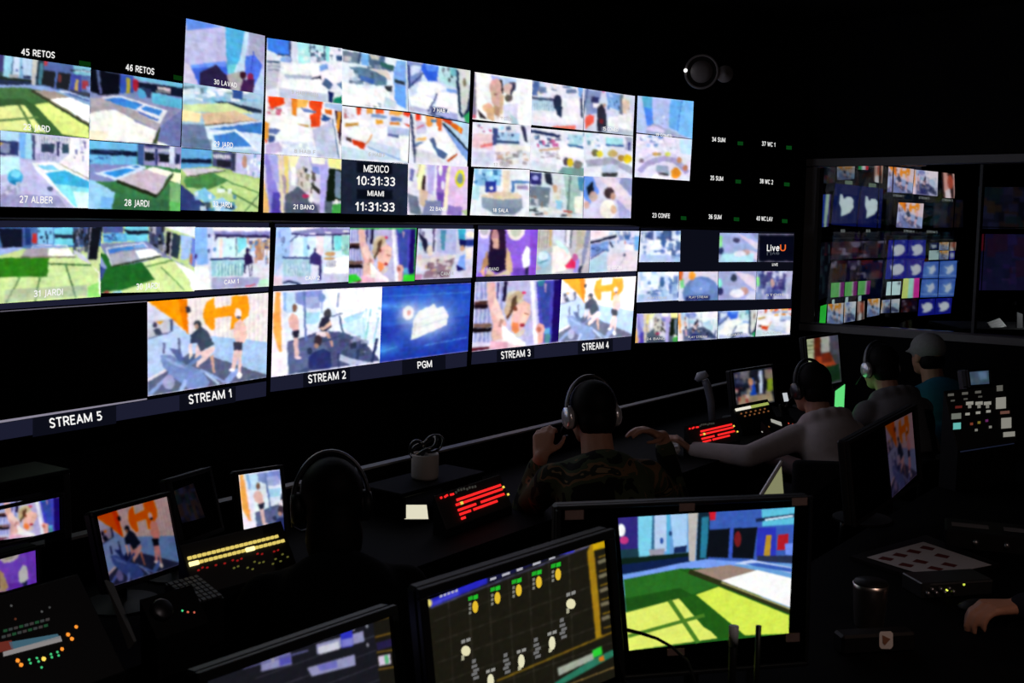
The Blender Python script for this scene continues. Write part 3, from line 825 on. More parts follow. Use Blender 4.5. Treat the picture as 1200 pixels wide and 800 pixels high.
p 384a90 110,500 170,530 130,640 108,640
p a0d0e8 250,770 330,750 340,785 230,790
e a05040 180,770 30,18
# stools|210 255 8.887|160,100 945,103 930,715 145,755|e0e0f4
p fdfaff 350,103 945,103 945,140 350,138
p 88b8f4 160,105 290,105 300,480 190,490 150,400
p 7888d8 145,430 170,430 165,530 145,540
e 403a88 165,405 28,28
p c8d0f8 290,105 350,105 340,450 300,480
e 404a88 310,190 14,20
e 505a98 312,345 12,24
p 8a88c8 350,145 945,150 930,215 370,190
p 302858 370,175 940,185 935,215 400,205 370,250
p d8f0f4 410,215 720,215 700,415 380,415
p f4e0d8 415,220 450,220 445,415 415,415
p d0f4f8 460,220 580,220 580,380 460,380
e 90b8d0 535,320 16,20
p 80d8e8 600,215 690,215 690,300 610,380
l 607890 14 592,215 590,400
n 705,220 930,400 4070c0,d09868,90b8e8,404880,c8a080 26
e 7098d0 370,330 16,24
p a0d0dc 335,445 670,440 665,600 335,610
v c8ecec 78a8b8 8 385,480 660,475 655,600 385,605
l 303a70 20 325,432 680,428
p c09070 780,240 830,220 870,440 790,440
n 790,240 920,480 a88878,5878b0,d0a888 16
p e0dcec 770,470 930,530 930,640 750,620
p fefeff 145,510 300,500 330,750 145,755
p a8a8d0 335,620 830,615 800,710 340,740
e 281848 705,340 16,25
p 241a48 670,400 700,355 750,400 765,470 680,500
p 302850 665,480 690,490 690,580 670,560
l 403a58 8 720,490 735,610
l 403a58 8 755,480 745,600
p d05870 660,715 800,680 740,715
p c0e8d0 820,640 925,630 925,710 810,715
# barman|315 255 9.408|80,108 890,108 875,705 50,750|d0d8f4
p a8c8f8 80,110 240,110 230,420 70,600
n 95,180 190,390 404878,8098d0,a8c8f8 10
p fdf4fc 230,110 600,110 250,160
p 8884c0 240,165 560,115 890,125 885,185 400,205
l 302a60 14 250,180 400,200 890,182
e f4e8f8 480,182 40,10
e f4f0ff 650,165 40,12
e ffffff 845,158 40,10
l 404880 16 320,195 240,260
p d8f0fc 270,230 880,195 880,430 260,430
p a8d8f0 380,220 430,220 430,420 380,420
l 4860a0 20 435,300 435,355
p f0e0e8 520,210 600,210 600,420 520,420
p 80e0e8 715,195 800,195 790,360 720,370
l 506a90 20 700,200 700,360
p 98d8d0 800,200 880,200 880,420 800,400
n 785,300 880,420 90c8a0,4070a0,d0e8e0 10
p a8ccdc 160,460 460,455 460,640 160,640
v d0e8f0 88b0c8 10 200,500 450,490 450,630 200,640
l 303c78 18 155,440 450,445
p ffffff 740,440 880,420 875,620 600,610 600,550
e d8a878 670,400 60,24
e c89868 660,450 60,14
v e8e8f4 a8a8c0 7 620,480 740,470 730,540 620,540
p c8c8e4 600,620 875,610 870,705 580,715
p c0c8e8 160,640 580,640 580,715 160,730
p e8d0e0 50,640 150,640 150,740 50,750
e 302858 508,355 13,20
p 382e70 445,430 500,370 570,420 580,480 575,680 550,690 545,520 450,510
p e0dcf0 470,520 545,520 545,650 480,650
l 202850 22 160,710 230,695 350,735
# woman|548 318 7.275|62,90 800,68 768,605 35,685|c0c0e4
v c8c8ec 8890c8 7 62,95 300,85 290,640 40,680
p b8b4dc 340,90 540,80 590,625 480,620
l 140c30 30 325,90 310,250
l 302868 14 265,95 255,230
p d8d4ec 60,240 165,235 165,280 55,285
p 4a2c28 60,255 170,250 170,285 60,290
p 180c18 55,285 175,280 175,312 55,318
p 7a5850 48,445 205,440 205,470 48,480
p 100810 46,480 205,475 205,510 45,520
p d8d0e8 40,600 185,600 185,640 38,660
p 501020 38,645 185,635 185,655 36,680
p f4f4ff 530,85 560,80 600,620 560,622
p 4848b8 580,90 735,75 705,605 620,610
p 3848a0 600,110 700,100 690,470 640,460
p 308098 590,85 660,80 640,130 600,130
p c8a0b8 650,110 670,110 660,200
p 1a0a60 735,72 800,70 768,605 705,605
p 60a8d8 650,480 700,475 695,530 650,530
p 509098 650,530 700,530 695,605 650,608
p e8b8b0 165,95 235,92 245,230 320,400 330,440 290,600 205,610 215,440 170,250
p f4d0c8 235,220 320,400 260,420 200,330
p b88880 280,400 310,410 290,470 260,470
e d8c8b8 400,260 80,95
p c8b090 310,330 350,220 430,165 490,190 440,250 380,330 340,420
p 5a4030 380,230 420,200 410,320 360,380 340,420 330,390 360,340
p f0c0b4 400,300 480,250 530,280 535,350 500,430 470,480 410,540 370,500 370,400
p f08850 380,430 430,440 440,500 410,535 370,490
e a02838 465,455 22,16
e 804030 405,320 14,22
l 804840 8 480,355 515,365
e d03060 475,185 20,14
p d8c8c0 400,540 490,480 480,530 430,560
p f4d8e0 190,600 280,570 480,620 500,640 185,660
p fff8f4 290,440 350,500 420,560 490,600 495,630 300,600
p e8b0c8 190,590 340,600 340,650 185,660
e e8a8a0 615,490 38,48
e b86858 605,495 18,26
p e8b0a8 590,520 645,500 640,600 595,615
l c8c0e0 7 62,92 800,70
l c8c0d8 8 36,683 768,603
# tallywoman|400 255 7.5|75,90 660,90 640,555 60,575|30a040
r woman
l 38a848 14 76,95 655,95
l 38a848 12 652,95 636,555
p 30d030 62,500 130,490 180,545 60,575
p 30d030 540,500 640,490 638,553 535,560
# catwalk|400 255 7.5|675,95 1165,98 1145,525 645,545|d0d0e8
n 690,105 820,300 90c0d8,b0a8c8,605878,e0e0f0 26
p 181838 675,130 740,180 775,270 740,300
l 504870 16 815,100 810,300
p b0b8e0 840,100 1010,100 1000,330 840,300
p 5090b0 870,110 920,110 905,290 880,280
p 30a0c0 1020,100 1090,100 1085,200 1030,200
p 203080 1030,200 1165,190 1160,250 1040,250
e f8f0e0 1130,150 35,25
p 10105a 1030,190 1095,200 1080,260 1035,250
p f4e4d8 1085,270 1145,260 1140,360 1090,370
e c89888 1060,270 20,25
p 80a8f0 1040,330 1080,320 1085,460 1010,430
p 141060 1010,410 1080,460 1010,465
p e0d8d8 660,370 1000,320 1000,360 700,470
p 907888 740,470 880,400 1000,340 940,520 720,530
n 745,380 985,515 c8a880,604858,d8d0d0,907080 30
p d0d0e8 960,480 1145,470 1145,525 940,530
e f0d8d0 780,290 25,50
e e0c8d0 690,350 20,30
p c890b0 650,490 720,500 700,540 645,545
# stream2|312 325 6.4|52,105 868,68 850,640 35,748|e4ecfc
p f8eef8 52,105 110,110 165,725 35,748
p f8a850 75,110 105,115 115,400 118,560 95,555 55,400 50,300
p 88b0e0 125,115 150,115 150,260 130,250
p c0e0f8 150,115 220,110 220,260 150,270
p 8090d0 220,115 420,95 420,180 350,240 220,190
p a0a8d8 285,150 400,150 400,230 285,235
p e8f4ff 160,270 290,260 290,440 160,480
p a8d8f0 300,270 400,260 390,340 300,350
p fdfeff 440,90 868,68 855,330 560,330
p b0dcf4 570,310 740,250 700,310 600,340
p c8e8fc 560,350 750,300 730,460 600,400
p 48527c 160,480 300,440 400,400 580,410 720,470 850,620 165,725
p 5a6490 160,490 400,430 500,600 170,720
l 6078b0 16 285,110 297,470
l 90a0d0 12 415,100 415,260
e 7090c8 415,155 25,35
l 88a0c8 12 540,120 530,220
l 98d0d8 14 780,240 740,470
l a0d8e0 12 840,300 800,480
l b0d8e0 14 720,300 740,460
n 730,230 850,330 d8f0f4,a0c8d8,f4fcff 10
e 805848 215,230 18,32
p e8b8b0 165,310 200,265 235,290 250,380 240,420 205,400 175,370
p 202038 198,405 250,390 240,450 205,450
p e0b8b8 205,450 240,450 245,600 215,600
e f0d8d8 240,600 25,12
e 403848 460,275 26,38
p 282840 410,300 470,290 490,370 430,415 390,380
p e0b8a8 385,380 430,370 480,320 490,350 430,400
p f4e4ec 380,400 470,410 440,450 370,430
p c09888 440,410 470,420 510,510 490,520
l 607090 10 490,290 570,270
l 4a5a80 14 545,290 575,430
l 384468 16 420,480 575,430
n 505,460 760,600 202840,485080,9098b8,3a4468 26
e 283050 325,550 20,26
l 303a60 14 540,570 540,670
l 303a60 16 685,540 675,655
p b8c0dc 550,570 620,600 790,640 640,655 550,620
l 283460 20 825,460 790,630
e 3a2e3c 388,470 30,40
e b08878 375,510 18,20
p 28306a 315,600 350,560 430,530 480,560 490,650 480,680 350,690 320,670
l c8c0e0 7 52,106 868,70
l c8c0e0 6 35,746 850,640
# program|435 320 6.664|85,105 778,75 752,610 62,700|1c38b4
p 2450c8 90,120 770,95 765,330 80,420
p 1c38b0 80,420 765,380 752,610 62,700
l 3878d8 10 90,185 760,150
l 60b0f0 8 70,610 200,570
l 50a0f0 6 90,255 250,265
l 4888e0 8 420,560 740,500
G 50a0ff 90,590 130,50
G 50a0ff 110,260 160,30
G 78b0ff 450,370 190,150
G ffffff 460,365 130,105
G ffffff 290,310 70,75
p ffffff 370,300 490,240 510,275 560,255 600,330 585,405 480,450 420,475 355,505 310,520 330,360
e ffffff 290,310 45,55
e f0b0a8 293,310 15,22
l e0c8c8 8 345,390 335,480
l dfe4fc 6 375,365 590,300
l dfe4fc 6 365,425 588,352
l 8880c8 6 85,108 778,77
l 8880c8 8 62,697 752,608
# hairwoman|550 258 10.81|115,118 868,120 838,690 85,715|9060e0
p a8a0f0 115,118 270,118 250,400 180,560 90,715
e f0e0f8 195,130 75,110
e b8b8c0 190,140 50,55
e f8e8e8 585,120 115,140
e c8c8b8 585,120 75,95
p 8850d8 760,120 868,120 838,690 760,690
p 2a1430 270,130 300,118 450,118 460,330 470,600 250,420 260,220
e c08890 325,200 48,85
p e0b0a0 290,230 370,230 375,360 300,360
p 1c1030 240,400 320,380 440,370 465,620 350,660 230,590
p d8b890 470,340 520,420 550,640 480,690 460,600
p b88860 180,490 230,380 240,560 150,640
p e8b090 130,640 200,600 190,710
p d8c0a8 230,590 340,680 480,620 540,690 200,710
p 806840 200,670 340,690 200,712
p ffffff 665,440 720,320 760,360 760,560 690,625 665,560
p 2a2850 700,600 745,580 740,690 700,690
p 6a38b0a0 550,600 700,600 700,690 550,695
# vanity|645 258 10.81|-160,118 510,128 480,665 -190,685|c8c4cc
v a09890 d8d0cc 8 -155,120 30,122 20,350 -165,350
l d0b060 16 5,120 0,330
p d8dcf4 35,120 200,122 180,300 40,300
l 8890a0 14 190,125 180,280
p f4f4fc 205,125 250,125 245,350 200,330
l 606878 20 270,125 250,350
p c0b8a8 330,125 440,128 400,350 310,420
p 8890b0 450,128 505,128 440,480 380,640 400,400
e a8d0e8 -80,500 90,115
e e0f4ff -90,450 65,55
l 5080a0 14 -150,540 -30,500
p b0c8d8 -188,640 20,560 20,680 -190,685
p fff4f0 20,340 130,300 250,400 260,600 20,670
p d0f0f0 50,250 110,260 240,380 220,430 100,340
p f4e0e0 110,360 180,370 220,450 180,480
p a098f0 300,480 370,490 340,660 290,660
p e83060 180,570 270,470 320,430 310,600 200,605
e c060a0 310,470 40,50
p 283050 360,580 400,570 380,665 345,665
# kitchen|645 258 10.81|510,128 1125,135 1090,640 485,665|e0dcf0
p f8e4ec 515,135 740,138 740,200 520,240
n 760,140 1110,330 a8c8f0,d8e4f8,6088c0,8090c0,ffffff 30
p 7898d8 515,310 740,260 720,370 510,470
n 520,320 720,400 4060a0,90b8f0,304880 12
l 202440 32 515,285 740,225 830,205
p b8d8ec 505,510 710,390 720,640 490,660
l 405090 14 510,490 700,365
p 303050 745,250 800,340 780,350 750,300
p 4068a8 930,190 1010,200 990,250 940,240
e d08080 940,280 8,30
p 70b0e8 1060,200 1120,200 1110,400 1060,380
p fff4f0 950,300 1050,310 1040,380 930,380
p e8dce8 740,430 1100,380 1090,640 720,645
e 606880 930,440 14,22
l b0a8c0 8 820,640 930,480
# gym|165 335 5.716|42,105 852,45 838,612 45,738|ece4ec
v f4ece8 e8dce0 18 310,90 852,45 845,385 330,330
p a8c8f0 480,335 845,375 840,590 500,480
p b8d0f4 45,345 230,260 330,325 480,335 500,480 330,450 150,560 45,615
p d8dcf0 45,110 215,225 45,345
p ff9808 45,102 310,88 320,325 215,225
p f07800 250,90 310,88 318,320 285,290
p c8c8d8 45,235 200,225 205,310 45,355
p 4a5078 195,225 215,222 215,305 200,310
l 60688a 8 45,355 210,305
e 383850 95,262 16,18
p 3a4058 85,290 125,280 150,320 100,330
p f0a030 105,240 155,235 130,260
p ff9c10 420,160 440,110 490,78 495,290 470,295 430,250 415,200
p ff9c10 485,155 610,130 615,200 485,215
p ff9c10 605,70 710,65 725,150 715,200 690,225 630,290 600,290
e 282838 318,160 14,22
l 303040 8 300,150 330,160
p 5c6484 45,640 170,570 320,450 500,480 838,590 838,612 45,738
p 7890c8 130,460 200,460 300,520 400,560 460,640 440,680 320,690 210,600 150,540
p 586aa0 190,415 250,420 300,500 260,510
p 4a5888 280,480 370,450 400,480 300,530
p 98b0e4 150,470 280,530 300,550 200,520
l 586088 14 155,380 155,450
l 586088 16 255,350 260,450
l 8aa0d8 26 60,720 200,590
e a8a8d0 190,640 40,50
l a8c0f0 26 260,720 300,630
l 90a8dc 18 400,560 560,640
l b8c8ec 16 430,580 520,650
l 8ca4dc 40 570,640 640,560
p d0a090 370,520 400,500 385,550
p d8a898 460,470 485,460 495,575 480,580
p f0d4d0 385,450 490,400 495,430 430,500 370,540
p e8c8c8 370,390 420,430 400,480 360,500
p 3c4a60 365,300 400,270 445,300 490,390 400,440 375,380
p 34425c 330,330 370,300 380,380 330,385
p f4dcd8 320,390 345,385 345,460 325,490
e 383c48 380,255 26,26
e c09888 372,272 14,18
l 6a80b8 20 320,530 400,470
p f4c8c0 625,250 660,220 695,250 710,330 690,380 640,385 615,330
p f0c8c8 620,430 675,430 665,600 650,600 645,480 630,560 600,570
p 38384c 615,370 680,375 675,430 620,430
e f4e4e8 648,185 24,32
e 504858 655,210 16,10
e ffffff 608,560 20,12
e ffffff 655,595 18,22
l d0c8e0 6 45,735 838,612
l d0c8e0 6 42,105 45,738
# gymfloor|740 262 6|65,52 345,50 340,268 52,270|e8ecfc
n 72,60 335,255 5070b0,a8c8f0,ffffff,304880,c8d8f8,e8f4ff 60
e 4060a0 225,125 18,40
l 4868a8 10 160,195 220,185
p a0b8e8c0 70,215 330,220 330,265 60,265
# chatwide|740 262 6|620,65 890,68 880,268 612,270|a8b8e8
p e8d8ec 740,68 890,140 880,190
p 9098c8 840,68 890,70 885,120
e 384060 735,118 26,20
p 90f090 620,90 640,90 640,160 620,165
e 283060 630,190 20,24
p e0d4ec 800,180 885,200 880,268
p b8e8f8 640,210 860,205 850,265 620,268
e d0a8a8 800,200 30,20
e f0f0ff 760,210 40,20
# chatnear|740 310 6|612,48 878,46 870,245 608,248|a8b0e0
p e8dcf0 720,48 860,80 875,190 800,130
e 384058 718,95 22,24
e 283060 625,185 22,28
p 90f0e0 612,100 640,105 635,160 612,160
e c89890 790,185 30,26
e f4f4ff 740,200 50,30
p d8d4f0 830,180 875,190 868,245 800,240
# liveu|740 262 6|890,70 1140,72 1135,270 888,268|060818
l 706c88 10 890,74 1140,76
l 706c88 10 888,266 1135,268
l 706c88 8 892,74 890,268
# dome|740 310 6|335,50 608,48 605,248 330,255|e0d8ec
e d8e0f8 350,200 30,40
e 6888c0 490,205 130,122
e 7898d8 480,150 70,50
e f8a838 425,80 26,30
p e07030 335,50 365,50 360,110 335,110
p 80e890 345,110 372,100 370,160 345,165
e ffffff 488,170 6,6
p 28306a 385,220 550,215 550,245 380,250
# store|740 310 6|880,46 1132,45 1118,240 872,245|b0b4d8
n 885,52 1120,235 303070,d0d0f0,5060a0,f0f0ff,8090c0 60
p 90f090 880,90 900,90 900,150 880,150
e d8a8a0 990,130 12,30
# ident|940 180 6.316|245,220 430,240 400,540 215,525|0c1450
p e8f8f8 282,298 300,304 310,338 330,320 360,322 379,345 376,402 350,436 284,466 291,412 274,366
# identblue|0 0 1|0,0 100,0 100,100 0,100|1c20a0
p f0f4ff 18,28 32,36 42,27 62,24 80,36 84,58 70,74 48,82 24,78 35,66 24,54
e 8890e0 75,12 5,4
# identglow|0 0 1|0,0 100,0 100,100 0,100|3058c0
G 90c0ff 50,50 45,40
p e0ecff 25,30 45,38 70,22 80,50 60,75 40,70 45,50
l 80a8f0 8 5,80 95,85
l 6088e0 8 5,15 95,10
# bars|0 0 1|0,0 100,0 100,100 0,100|f0f0f0
p 78d870 0,0 60,0 60,100 0,100
p 902080 68,0 100,0 100,100 68,100
# testcard|0 0 1|0,0 100,0 100,100 0,100|e0f080
p b0f0d8 35,0 65,0 65,100 35,100
p e030a0 65,0 100,0 100,100 65,100
# whitecard|0 0 1|0,0 100,0 100,100 0,100|d8f8f4
e 404850 85,18 9,9
# mixrow|0 0 1|0,0 100,0 100,100 0,100|080610
n 3,5 97,95 100c18,300c14,5a1c18,9088a0,181428,201030 70
# greyrow|0 0 1|0,0 100,0 100,100 0,100|0a0c14
n 3,5 97,95 101820,203038,384850,14101c,502028 50
# stripes|0 0 1|0,0 100,0 100,100 0,100|1830a0
p 3058c8 10,20 40,10 35,90 15,95
e 90b0e0 35,60 12,28
p 7890d0 45,0 60,0 55,80 42,70
p c8e8c8 72,0 90,0 88,100 74,100
p 401860 92,0 100,0 100,100 92,100
# flags|0 0 1|0,0 100,0 100,100 0,100|e8e8e8
p 209050 0,0 35,0 35,100 0,100
p d02030 68,0 100,0 100,100 68,100
# armpiece|0 0 1|0,0 100,0 100,100 0,100|281818
p e0b0a0 15,0 45,0 60,60 70,100 20,100
p f0f0f0 25,70 60,60 65,100 25,100
e b05038 65,35 22,28
p d8b8a8 85,0 100,0 100,100 88,100
# greenbar|0 0 1|0,0 100,0 100,100 0,100|30d040
# dimwall|0 0 1|0,0 100,0 100,100 0,100|0c0c16
n 2,4 98,96 141424,1c1c34,241818,101c20,2c2018,202038 60
# dimpurple|0 0 1|0,0 100,0 100,100 0,100|1c1638
n 2,4 98,96 241c48,1a1a38,302048,281428,141830 60
p 601420 0,0 12,0 12,30 0,30
# fixtures|480 560 3.332|70,475 755,215 800,775 104,1060|1c1a12
l 3c3830 2 90,560 765,310
l 3c3830 2 100,640 770,400
l 3c3830 2 108,720 780,480
l 3c3830 2 115,800 785,560
l 3c3830 2 120,880 790,640
l 3c3830 2 150,470 185,1020
l 3c3830 2 228,440 262,990
l 3c3830 2 306,410 338,960
l 3c3830 2 384,380 414,930
l 3c3830 2 462,350 490,900
l 3c3830 2 540,320 566,870
l 3c3830 2 618,292 642,842
p 2828c8 80,475 300,385 302,412 82,505
p 4848d8 90,485 190,440 190,455 92,498
p 181840 302,388 580,280 580,302 304,412
p 3a38d8 580,278 640,260 640,290 580,302
p 8a8478 640,262 710,235 710,258 640,285
e f0e078 76,488 11,15
l 6a68a8 3 82,507 710,262
p a88018 690,290 712,240 750,615 725,630
p 1c1a12 722,285 762,270 790,605 745,610
p d8b010 712,258 758,245 762,272 712,285
l a88018 4 735,310 768,300
l a88018 4 738,365 772,355
l a88018 4 742,420 776,410
l a88018 4 745,475 780,465
l a88018 4 750,530 784,520
l a88018 4 755,585 788,575
l 787058 14 735,330 760,320
l 787058 14 738,385 764,375
l 787058 14 742,440 768,430
l 787058 14 746,495 772,485
l 787058 14 750,550 776,540
l 8a6a18 6 340,790 790,600
p 2a7a60 560,800 720,700 800,665 800,690 580,810
p a8b0a0 575,740 715,680 718,705 580,770
p 30d838 710,672 745,655 750,685 715,700
p e07818 735,700 755,690 758,710 738,715
l c8a050 3 590,815 800,735
# cues|230 600 2.4|-100,545 540,290 560,560 -80,830|1c1c24
l 40404c 2 60,520 560,320
l 40404c 2 60,560 560,360
l 40404c 2 60,600 560,400
l 40404c 2 60,640 560,440
p 9898c8 80,470 180,438 184,468 80,500
p 5858c0 140,455 178,442 182,465 142,478
p a0a0cc 270,405 440,345 444,372 272,430
p e0e0f0 275,412 350,385 352,405 278,430
p 3038d0 355,352 400,338 402,390 360,402
p 8888e0 360,380 400,368 402,388 362,400
p a0a0cc 235,470 405,412 408,440 250,490
p 7878d0 270,460 340,436 342,455 280,472
l 6868a0 4 20,500 240,425
e b0b0c0 405,345 5,5
e a0a0b0 455,330 5,5
e a0a0b0 120,465 6,6
e a0a0b0 455,380 5,5
p 1c1a14 478,310 540,290 560,470 495,480
l 806020 4 478,312 540,292
l 806020 4 484,355 545,335
l 806020 4 488,395 548,380
l 806020 4 492,440 552,425
p 28204a 486,370 545,350 547,370 490,390
p e8d8f0 492,405 538,392 540,418 495,430
p 60c080 515,400 530,396 532,418 517,422
# mixer|770 380 3.636|318,208 487,182 500,330 335,362|303440
n 325,205 490,340 405068,282838,707890,58586a,b8a898 40
p d8e4f8 430,200 445,198 450,290 435,295
p 3060c8 390,230 410,228 425,310 400,315
e d8a888 398,245 12,16
p b8a890 350,310 490,290 495,325 345,345
n 330,270 400,340 b05850,e8d8d0,604038 12
p a0b040 465,235 490,230 490,280 468,285
p 40508050 318,208 390,198 390,260 322,270
# rundown|770 380 3.636|632,65 768,45 790,250 655,275|484850
p d0d8b0 632,65 670,60 675,162 640,165
l 607050 3 640,80 665,76
l 607050 3 641,95 666,91
l 607050 3 642,110 667,106
l 607050 3 643,125 668,121
p c8ccc0 695,55 732,50 735,118 700,122
p 702818 670,62 695,58 700,165 672,160
p c05028 680,140 740,130 770,180 690,190
p 803018 700,125 740,118 750,160 705,165
p 183820 680,190 775,170 785,240 660,270
p 58586a 732,50 768,46 772,130 738,130
# gymdim|0 0 1|0,0 100,0 100,100 0,100|101018
r gym
# notelist|0 0 1|0,0 100,0 100,100 0,100|b8bc80
l 8a8c60 3 10,20 80,18
l 8a8c60 3 10,40 80,38
l 8a8c60 3 10,60 80,58
# bluegrey|0 0 1|0,0 100,0 100,100 0,100|506880
p 7890b8 50,10 90,5 90,60 55,65
n 5,60 95,95 304058,607898 8
"""

def hexcol(h):
    v = [int(h[i:i+2], 16)/255.0 for i in range(0, len(h), 2)]
    return np.array(v[:3]), (v[3] if len(v) > 3 else 1.0)

def homography(src, dst):
    A = []
    for (x, y), (u, v) in zip(src, dst):
        A.append([x, y, 1, 0, 0, 0, -u*x, -u*y, -u]); A.append([0, 0, 0, x, y, 1, -v*x, -v*y, -v])
    return np.linalg.svd(np.array(A, float))[2][-1].reshape(3, 3)

def warp(H, pts):
    p = np.asarray(pts, float); q = np.c_[p, np.ones(len(p))] @ H.T
    return q[:, :2]/q[:, 2:]

UNIT = [(0, 0), (1, 0), (1, 1), (0, 1)]
PICS = {}
def _pts(tokens): return [tuple(map(float, t.split(','))) for t in tokens]
for block in PICS_TXT.strip().split('\n'):
    if block.startswith('# '):
        nm, vw, qd, bs = block[2:].split('|')
        cur = PICS[nm] = dict(view=tuple(map(float, vw.split())), quad=_pts(qd.split()), base=bs, ops=[])
    else:
        cur['ops'].append(block.split())

def inside(X, Y, poly):
    c = np.zeros(X.shape, bool); n = len(poly)
    for i in range(n):
        x0, y0 = poly[i]; x1, y1 = poly[(i+1) % n]
        if y0 == y1: continue
        c ^= ((y0 > Y) != (y1 > Y)) & (X < (x1-x0)*(Y-y0)/(y1-y0)+x0)
    return c

def draw(name, img, U, V, rng):
    pic = PICS[name]; H = homography(pic['quad'], UNIT); K = pic['quad']
    rh, rw = U.shape
    def fill(poly, col, a):
        xs = [p[0] for p in poly]; ys = [p[1] for p in poly]
        i0, i1 = max(0, int(min(xs)*rw)-1), min(rw, int(max(xs)*rw)+2)
        j0, j1 = max(0, int(min(ys)*rh)-1), min(rh, int(max(ys)*rh)+2)
        if i0 >= i1 or j0 >= j1: return
        s = (slice(j0, j1), slice(i0, i1)); m = inside(U[s], V[s], poly)
        img[s][m] = img[s][m]*(1-a)+col*a
    img[:] = hexcol(pic['base'])[0]
    for t in pic['ops']:
        if t[0] == 'r': draw(t[1], img, U, V, rng)
        elif t[0] == 'p':
            c, a = hexcol(t[1]); fill(warp(H, _pts(t[2:])), c, a)
        elif t[0] == 'e':
            c, a = hexcol(t[1]); (cx, cy), (rx, ry) = _pts(t[2:4])
            fill(warp(H, [(cx+rx*math.cos(k*.3927), cy+ry*math.sin(k*.3927)) for k in range(16)]), c, a)
        elif t[0] == 'l':
            c, a = hexcol(t[1]); w = float(t[2])/2; P = _pts(t[3:])
            for (x0, y0), (x1, y1) in zip(P, P[1:]):
                d = math.hypot(x1-x0, y1-y0) or 1; ux, uy = (x1-x0)/d, (y1-y0)/d
                fill(warp(H, [(x0-uy*w-ux*w*.4, y0+ux*w-uy*w*.4), (x1-uy*w+ux*w*.4, y1+ux*w+uy*w*.4), (x1+uy*w+ux*w*.4, y1-ux*w+uy*w*.4), (x0+uy*w-ux*w*.4, y0-ux*w-uy*w*.4)]), c, a)
        elif t[0] == 'v':
            c1, _ = hexcol(t[1]); c2, _ = hexcol(t[2]); n = int(t[3]); A, B, C, D = [np.array(p) for p in _pts(t[4:8])]
            for k in range(2*n):
                f0, f1 = k/(2*n), (k+1)/(2*n)
                fill(warp(H, [A+(B-A)*f0, A+(B-A)*f1, D+(C-D)*f1, D+(C-D)*f0]), c1 if k % 2 == 0 else c2, 1)
        elif t[0] == 'n':
            (x0, y0), (x1, y1) = _pts(t[1:3]); pal = t[3].split(',')
            for k in range(int(t[4])):
                x, y = rng.uniform(x0, x1), rng.uniform(y0, y1); w, h = rng.uniform(.03, .12)*(x1-x0), rng.uniform(.04, .2)*(y1-y0)
                s = rng.uniform(-.3, .3)*w
                c, a = hexcol(pal[rng.integers(len(pal))]); fill(warp(H, [(x-w, y-h), (x+w, y-h+s), (x+w, y+h+s), (x-w, y+h)]), c, .8)
        elif t[0] == 'G':
            c, a = hexcol(t[1]); (cx, cy), (rx, ry) = _pts(t[2:4])
            o, ex, ey = warp(H, [(cx, cy), (cx+rx, cy), (cx, cy+ry)])
            g = np.exp(-((U-o[0])/abs(ex[0]-o[0]))**2-((V-o[1])/abs(ey[1]-o[1]))**2)[..., None]*.75
            img[:] = img*(1-g)+c*g

def blur(a, s):
    k = np.exp(-.5*(np.arange(-3, 4)/s)**2); k /= k.sum()
    for ax in (0, 1):
        p = np.pad(a, [(3, 3) if i == ax else (0, 0) for i in range(3)], mode='edge')
        a = sum(k[i]*np.take(p, range(i, i+a.shape[ax]), axis=ax) for i in range(7))
    return a

def cloud(rng, h, w, cx, cy=None):
    """smooth random field between -1 and 1"""
    cy = cy or cx; g = rng.uniform(-1, 1, (int(h/cy)+3, int(w/cx)+3))
    y = np.arange(h)/cy; x = np.arange(w)/cx; j = y.astype(int); i = x.astype(int); fy = (y-j)[:, None]; fx = (x-i)[None]
    fy = fy*fy*(3-2*fy); fx = fx*fx*(3-2*fx)
    return (g[j][:, i]*(1-fy)+g[j+1][:, i]*fy)*(1-fx)+(g[j][:, i+1]*(1-fy)+g[j+1][:, i+1]*fy)*fx

